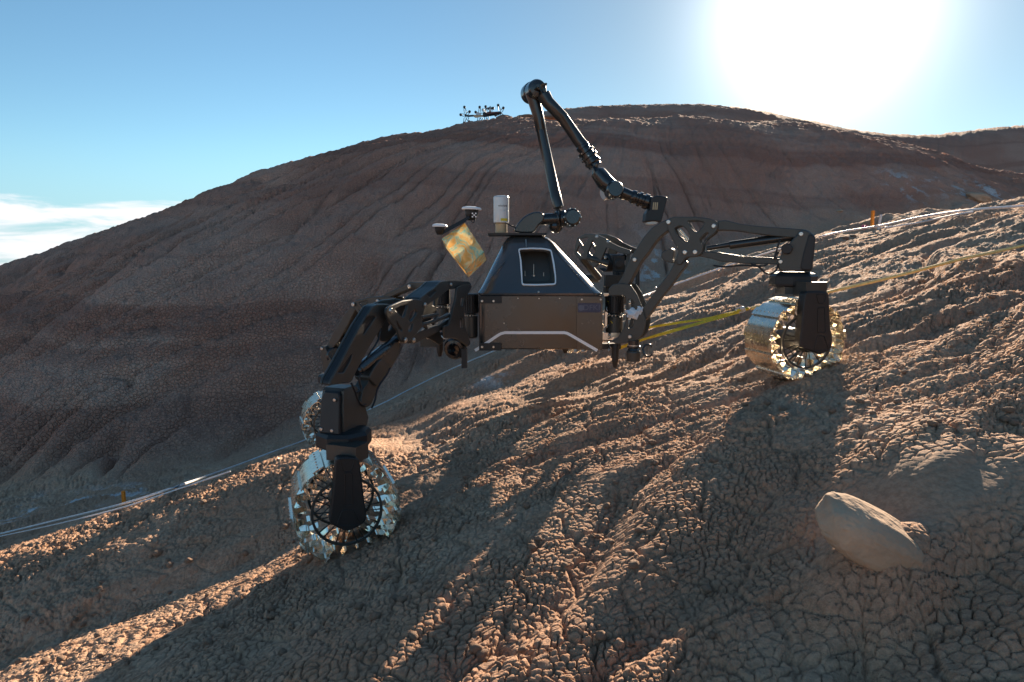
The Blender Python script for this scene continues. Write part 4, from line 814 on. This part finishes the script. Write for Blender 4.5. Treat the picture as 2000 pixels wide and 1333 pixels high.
def band(name, pts, w, m, n=8, th=.0018):
    ps = spline(pts, n); b = MB(); rings = []
    for i, p in enumerate(ps):
        d = (ps[min(i + 1, len(ps) - 1)] - ps[max(i - 1, 0)]).normalized(); tw = .9 * math.sin(i * .23); a = Vector((0, 0, 1)); a = (a - d * a.dot(d)).normalized(); c = d.cross(a); a2 = a * math.cos(tw) + c * math.sin(tw); c2 = d.cross(a2)
        rings.append([p + a2 * w / 2 + c2 * th, p - a2 * w / 2 + c2 * th, p - a2 * w / 2 - c2 * th, p + a2 * w / 2 - c2 * th])
    b.loft(rings, smooth=False); return b.build(name, m)
KN = W(1462, 604, 3.95)
tag(band('strap', [W(1205, 682, 3.9), W(1255, 664, 3.75), W(1330, 642, 3.8), W(1400, 622, 3.88), KN], .018, M['strap']), 'lower yellow webbing strap from the rover shoulder to the rope hook', 'strap')
tag(band('strap', [W(1225, 650, 3.95), W(1262, 641, 3.88), W(1330, 630, 3.88), W(1390, 621, 3.90), KN + Vector((0, .01, .004))], .014, M['strap']), 'upper yellow webbing strap running just above the lower one', 'strap')
b = MB()
ring_c = W(1446, 606, 3.93)
b.tube([ring_c + Vector((.028 * math.cos(t), 0, .012 * math.sin(t))) for t in np.linspace(0, 6.28, 20)], .004, 8); b.ball(W(1450, 603, 3.92), .014); tag(finish(b.build('hook', M['silver'])), 'small metal hook joining the yellow straps beside the right front wheel', 'hook')
def laid(name, pxs, r, m, label, cat, lift=.01, sub=8):
    pts = [W(q.x, q.y, min(near_d(q.x, q.y + 2) * .985, 13.2)) for q in spline([Vector((x, y, 0)) for x, y in pxs], sub)]
    b = MB(); b.tube(pts, r, 6); o = b.build(name, m); tag(o, label, cat); return o
b = MB(); yr = [KN, W(1540, 588, 4.0)]
for x, y in ((1625, 569), (1725, 546), (1800, 527), (1880, 506), (1950, 491), (2060, 466)): p = hit(x, y + 3, 2); yr.append(W(x, y, p.dot(FW) * .88))
b.tube(spline(yr, 8), .010, 8); tag(b.build('rope', M['yrope']), 'yellow rope running up the slope from the right front wheel', 'rope')
def crest_tape(pxs, lift, label, r):
    q = spline([Vector((x, y, 0)) for x, y in pxs], 5); ds = [hit(p.x, p.y + 5, 2).dot(FW) for p in q]
    ds = [min(ds[max(0, i - 3):i + 4]) for i in range(len(ds))]; ds = [sum(ds[max(0, i - 3):i + 4]) / len(ds[max(0, i - 3):i + 4]) * (.96 if r > .0095 else .985) for i in range(len(ds))]
    b = MB(); b.tube([W(p.x, p.y, d) for p, d in zip(q, ds)], r, 6); return tag(b.build('boundary_tape', M['rope']), label, 'tape')
def tape(pxs, lift, label, r=.011):
    return crest_tape(pxs, lift, label, r)
tape([(-60, 1056), (0, 1043), (120, 1014), (245, 983), (350, 949), (450, 914), (530, 884), (600, 858), (660, 828), (715, 803)], .02, 'white tape line crossing the lower left ground past the orange stake', .007)
tape([(-60, 1061), (0, 1048), (120, 1022), (245, 990), (350, 955), (450, 921)], .01, 'thin second tape lying just under the long one at lower left', .004)
tape([(715, 803), (760, 782), (800, 761), (880, 722), (965, 686), (1040, 655)], .02, 'white tape line showing under the left side of the rover body', .008)
tape([(1230, 590), (1260, 577), (1330, 552), (1400, 527), (1480, 500), (1560, 476)], .03, 'white tape line seen through the gap of the right front leg', .009)
crest_tape([(1600, 463), (1650, 452), (1720, 441), (1800, 424), (1890, 411), (2010, 402)], .05, 'long white tape line on the crest at upper right', .012)
crest_tape([(1720, 446), (1790, 436), (1850, 423), (1900, 414)], .02, 'short white tape branch beside the slanting white stake', .010)
def _noop(): pass
def stake(px, py0, py1, wpx, m, label, lean=0.0):
    p = hit(px, py1 + 2, 2); d = p.dot(FW); s = d / FP; h = (py1 - py0) * s; w = wpx * s; b = MB(); u = Vector((lean, 0, 1)).normalized()
    b.loft([[p + Vector((i * w / 2, j * w / 2, -.1)) for i, j in ((-1, -1), (1, -1), (1, 1), (-1, 1))], [p + u * h + Vector((i * w / 2, j * w / 2, 0)) for i, j in ((-1, -1), (1, -1), (1, 1), (-1, 1))], [p + u * (h + w * .2) + Vector((i * w / 3, j * w / 3, 0)) for i, j in ((-1, -1), (1, -1), (1, 1), (-1, 1))]], smooth=False)
    o = b.build('stake', m); tag(o, label, 'stake'); return o
stake(242.5, 957, 984, 5.5, M['orange'], 'orange stake standing by the tape at lower left')
stake(1703, 411, 444, 5, M['orange'], 'orange stake on the crest at the right, beside the white stake')
stake(1713, 418, 446, 3.5, M['silver'], 'thin white stake leaning right next to the orange one', .22)
crumple('pink_ball', 1688, 445, hit(1688, 447, 3).dot(FW), .04, .04, .035, M['pink'], 8); tag(bpy.data.objects['pink_ball'], 'small pink tape tangle on the ground by the right stakes', 'tape tangle'); bpy.data.objects['pink_ball'].name = 'tape_tangle'
# ------------------------------------------------ rocks
def rock_mat(name, col):
    m = mat(name, col, .9, 0, (40, .006), .22, 9, spec=.2); return m
M['sand'] = rock_mat('sandstone', (.44, .31, .21)); M['rock'] = rock_mat('brown_rock', (.22, .14, .10))
def rock(name, c, ax, seed, m, label, rot=(0, 0, 0), pw=1.0, amp=.16, sub=5, fine=.02):
    rr = np.random.RandomState(seed); bm = bmesh.new(); bmesh.ops.create_icosphere(bm, subdivisions=sub, radius=1); co = np.array([v.co[:] for v in bm.verts])
    se = np.sign(co) * np.abs(co) ** pw; off = rr.uniform(0, 50, 3)
    n = fbm(co[:, 0] * 1.3 + off[0] + co[:, 2], co[:, 1] * 1.3 + off[1] - co[:, 2] * .7, 4, seed) * amp + fbm(co[:, 0] * 7 + off[2], co[:, 2] * 7 + co[:, 1] * 5, 3, seed + 3) * fine
    se = se * (1 + n)[:, None] * np.array(ax)
    from mathutils import Euler
    R = np.array(Euler([rad(a) for a in rot]).to_matrix()); se = se @ R.T + np.array(c)
    for v, p in zip(bm.verts, se): v.co = p
    me = bpy.data.meshes.new(name); bm.to_mesh(me); bm.free(); me.materials.append(m); me.polygons.foreach_set('use_smooth', [True] * len(me.polygons)); o = bpy.data.objects.new(name, me); C.objects.link(o); tag(o, label, 'rock'); return o
rc = hit(1690, 1085, .5); dR = rc.dot(FW)
rock('sandstone_slab', W(1694, 1046, dR + .02), (.130, .085, .060), 3, M['sand'], 'smooth tan sandstone slab jutting from the cracked clay, lower right', (18, 27, 0), .66, .045, 6, .012)
def rock_on(px, py, wpx, hpx, seed, m, label, sink=.25, dep=1.0, d=None, **k):
    p = hit(px, py, 2) if d is None else W(px, py, d); dd = p.dot(FW); s = dd / FP
    return rock('rock', p + Vector((0, 0, hpx * s * (.5 - sink))), (wpx * s / 2, wpx * s / 2 * dep, hpx * s / 2), seed, m, label, **k)
rock_on(418, 377, 27, 8, 4, M['rock'], 'flat dark rock jutting over the left skyline of the hill', .2, .6, rot=(0, -6, 0), sub=4, d=15.0)
rock_on(985, 236, 34, 13, 5, M['rock'], 'reddish rock on the crest right under the small robot', .2, .6, sub=4, d=16.4)
rock_on(1030, 233, 42, 11, 6, M['rock'], 'low brown rock on the skyline left of the arm', .2, .6, sub=4, d=16.9)
rock_on(1085, 232, 46, 8, 13, M['rock'], 'flat brown rock on the skyline between the two arm tubes', .2, .6, sub=4, d=17.1)
rock_on(1911, 393, 44, 20, 7, M['sand'], 'rounded tan boulder under the pale streaks of the right hillside', .2, .7, rot=(0, 12, 0), sub=4)
rock_on(1638, 414, 15, 6, 8, M['sand'], 'small pale slab on the dark hillside above the right leg', .3, .8, rot=(0, -10, 0), sub=3)
rock_on(1652, 467, 12, 8, 9, M['rock'], 'dark stone on the crest behind the right steering housing', .3, sub=3)
rock_on(1666, 463, 11, 6, 10, M['rock'], 'second, flatter dark stone just right of the other crest stone', .3, sub=3)
# =================================================== small star-wheeled robot on the crest
dS = 16.6; ZS = zc(880, 180, 14.286); sS = dS / FP / 14.286
def PS(X, Y, d=dS): return W(*ZS(X, Y), d)
gz = W(905, 239.5, dS)
bot = empty('scout_robot', tuple(PS(900, 860))); tag(bot, 'small black star-wheeled robot standing on the hill crest against the sky', 'robot')
def star(hx, hy, balls, d, r=.0185):
    h = PS(hx, hy, d); b = MB(); b.lathe(h, (0, -1, 0), [(34 * sS, -.03), (34 * sS, .03)], 14)
    for bx, by in balls:
        q = PS(bx, by, d); v = (q - h); n = v.cross(Vector((0, 1, 0))).normalized(); L = v.length
        for s in (-1, 1): b.tube([h + n * s * 14 * sS, h + v * .45 + n * s * 30 * sS, h + v * .92 + n * s * 16 * sS], 10 * sS, 6)
    w = b.build('star_wheel', M['black'], bot)
    for bx, by in balls: k = MB(); q = PS(bx, by, d); k.lathe(q, (0, -1, 0), [(26 * sS, -.028), (37 * sS, -.018), (37 * sS, .018), (26 * sS, .028)], 12); finish(k.build('foot', M['black'], w))
star(425, 655, [(387, 425), (530, 552), (520, 830), (378, 868), (283, 637)], 16.5)
star(1392, 590, [(1328, 372), (1472, 447), (1460, 665), (1365, 830), (1255, 650)][:5], 16.5)
star(820, 640, [(812, 425), (700, 565), (758, 832), (912, 835), (945, 600)], 16.95)
star(1000, 625, [(978, 410), (905, 500), (960, 842), (1088, 820), (1110, 560)], 17.0)
bd = MB(); bd.loft([[PS(X, Y, d) for X, Y in ((900, 600), (980, 590), (1380, 545), (1400, 620), (1250, 655), (960, 705), (900, 700))] for d in (16.5, 16.9)], smooth=False); bdy = bd.build('chassis', M['black'], bot)
b = MB(); b.loft([[PS(X, Y, d) for X, Y in ((640, 640), (900, 640), (905, 690), (700, 725), (640, 690))] for d in (16.45, 16.8)], smooth=False); b.build('front_module', M['tan'], bot)
b = MB(); b.loft([[PS(X, Y, d) for X, Y in ((460, 645), (640, 635), (640, 690), (470, 705))] for d in (16.52, 16.7)], smooth=False); b.build('front_axle', M['anod'], bot)
b = MB(); b.loft([[PS(X, Y, d) for X, Y in ((1000, 570), (1330, 545), (1335, 590), (1010, 620))] for d in (16.44, 16.8)], smooth=False); b.build('side_panel', M['red'], bot)
b = MB(); b.loft([[PS(X, Y, d) for X, Y in ((720, 590), (830, 580), (840, 640), (700, 645))] for d in (16.5, 16.7)], smooth=False); b.build('sensor_box', M['silver'], bot)
b = MB(); b.tube([PS(980, 600, 16.6), PS(985, 470, 16.6), PS(1090, 440, 16.6), PS(1110, 400, 16.6)], 16 * sS, 8); b.tube([PS(1140, 450, 16.6), PS(1190, 560, 16.6)], 10 * sS, 8); mst = b.build('mast', M['anod'], bot)
b = MB(); b.box(PS(1085, 465, 16.6), 110 * sS, .08, 50 * sS); b.box(PS(1180, 455, 16.6), 75 * sS, .08, 60 * sS); b.build('camera_head', M['black'], mst)
b = MB(); b.lathe(PS(1105, 545, 16.55), (0, 0, 1), [(34 * sS, 0), (34 * sS, 60 * sS), (20 * sS, 80 * sS)], 14); b.box(PS(915, 510, 16.6), 50 * sS, .06, 70 * sS); b.build('lidar', M['silver'], bot)
# =================================================== loose clods on the near slope
def clods():
    rr = random.Random(11); n = 0
    base = []
    for k in range(3):
        o = rock('clay_clod', (0, 0, 0), (1, .8, .6), 30 + k, M['clod'], None, sub=2, amp=.3, fine=.08); base.append(o.data); bpy.data.objects.remove(o)
    while n < 240:
        px = rr.uniform(20, 1990); py = rr.uniform(470, 1300)
        if px > 1400 and py > 850: continue
        if py < 1040 - .3 * px + 40: continue
        p = hit(px, py, .8, 14)
        if p.length > 12: continue
        s = rr.uniform(.004, .015) * (1 + .10 * p.length); o = bpy.data.objects.new('clay_clod', base[n % 3]); C.objects.link(o); o.location = (p.x, p.y, float(H(p.x, p.y)[0]) + s * .2); o.scale = (s, s, s); o.rotation_euler = (rr.uniform(-.4, .4), 0, rr.uniform(0, 6)); tag(o, 'loose reddish clay clod lying on the near slope', 'clod', 'loose clay clods on the near slope'); n += 1
M['clod'] = rock_mat('clay_clod', (.42, .28, .195))
clods()
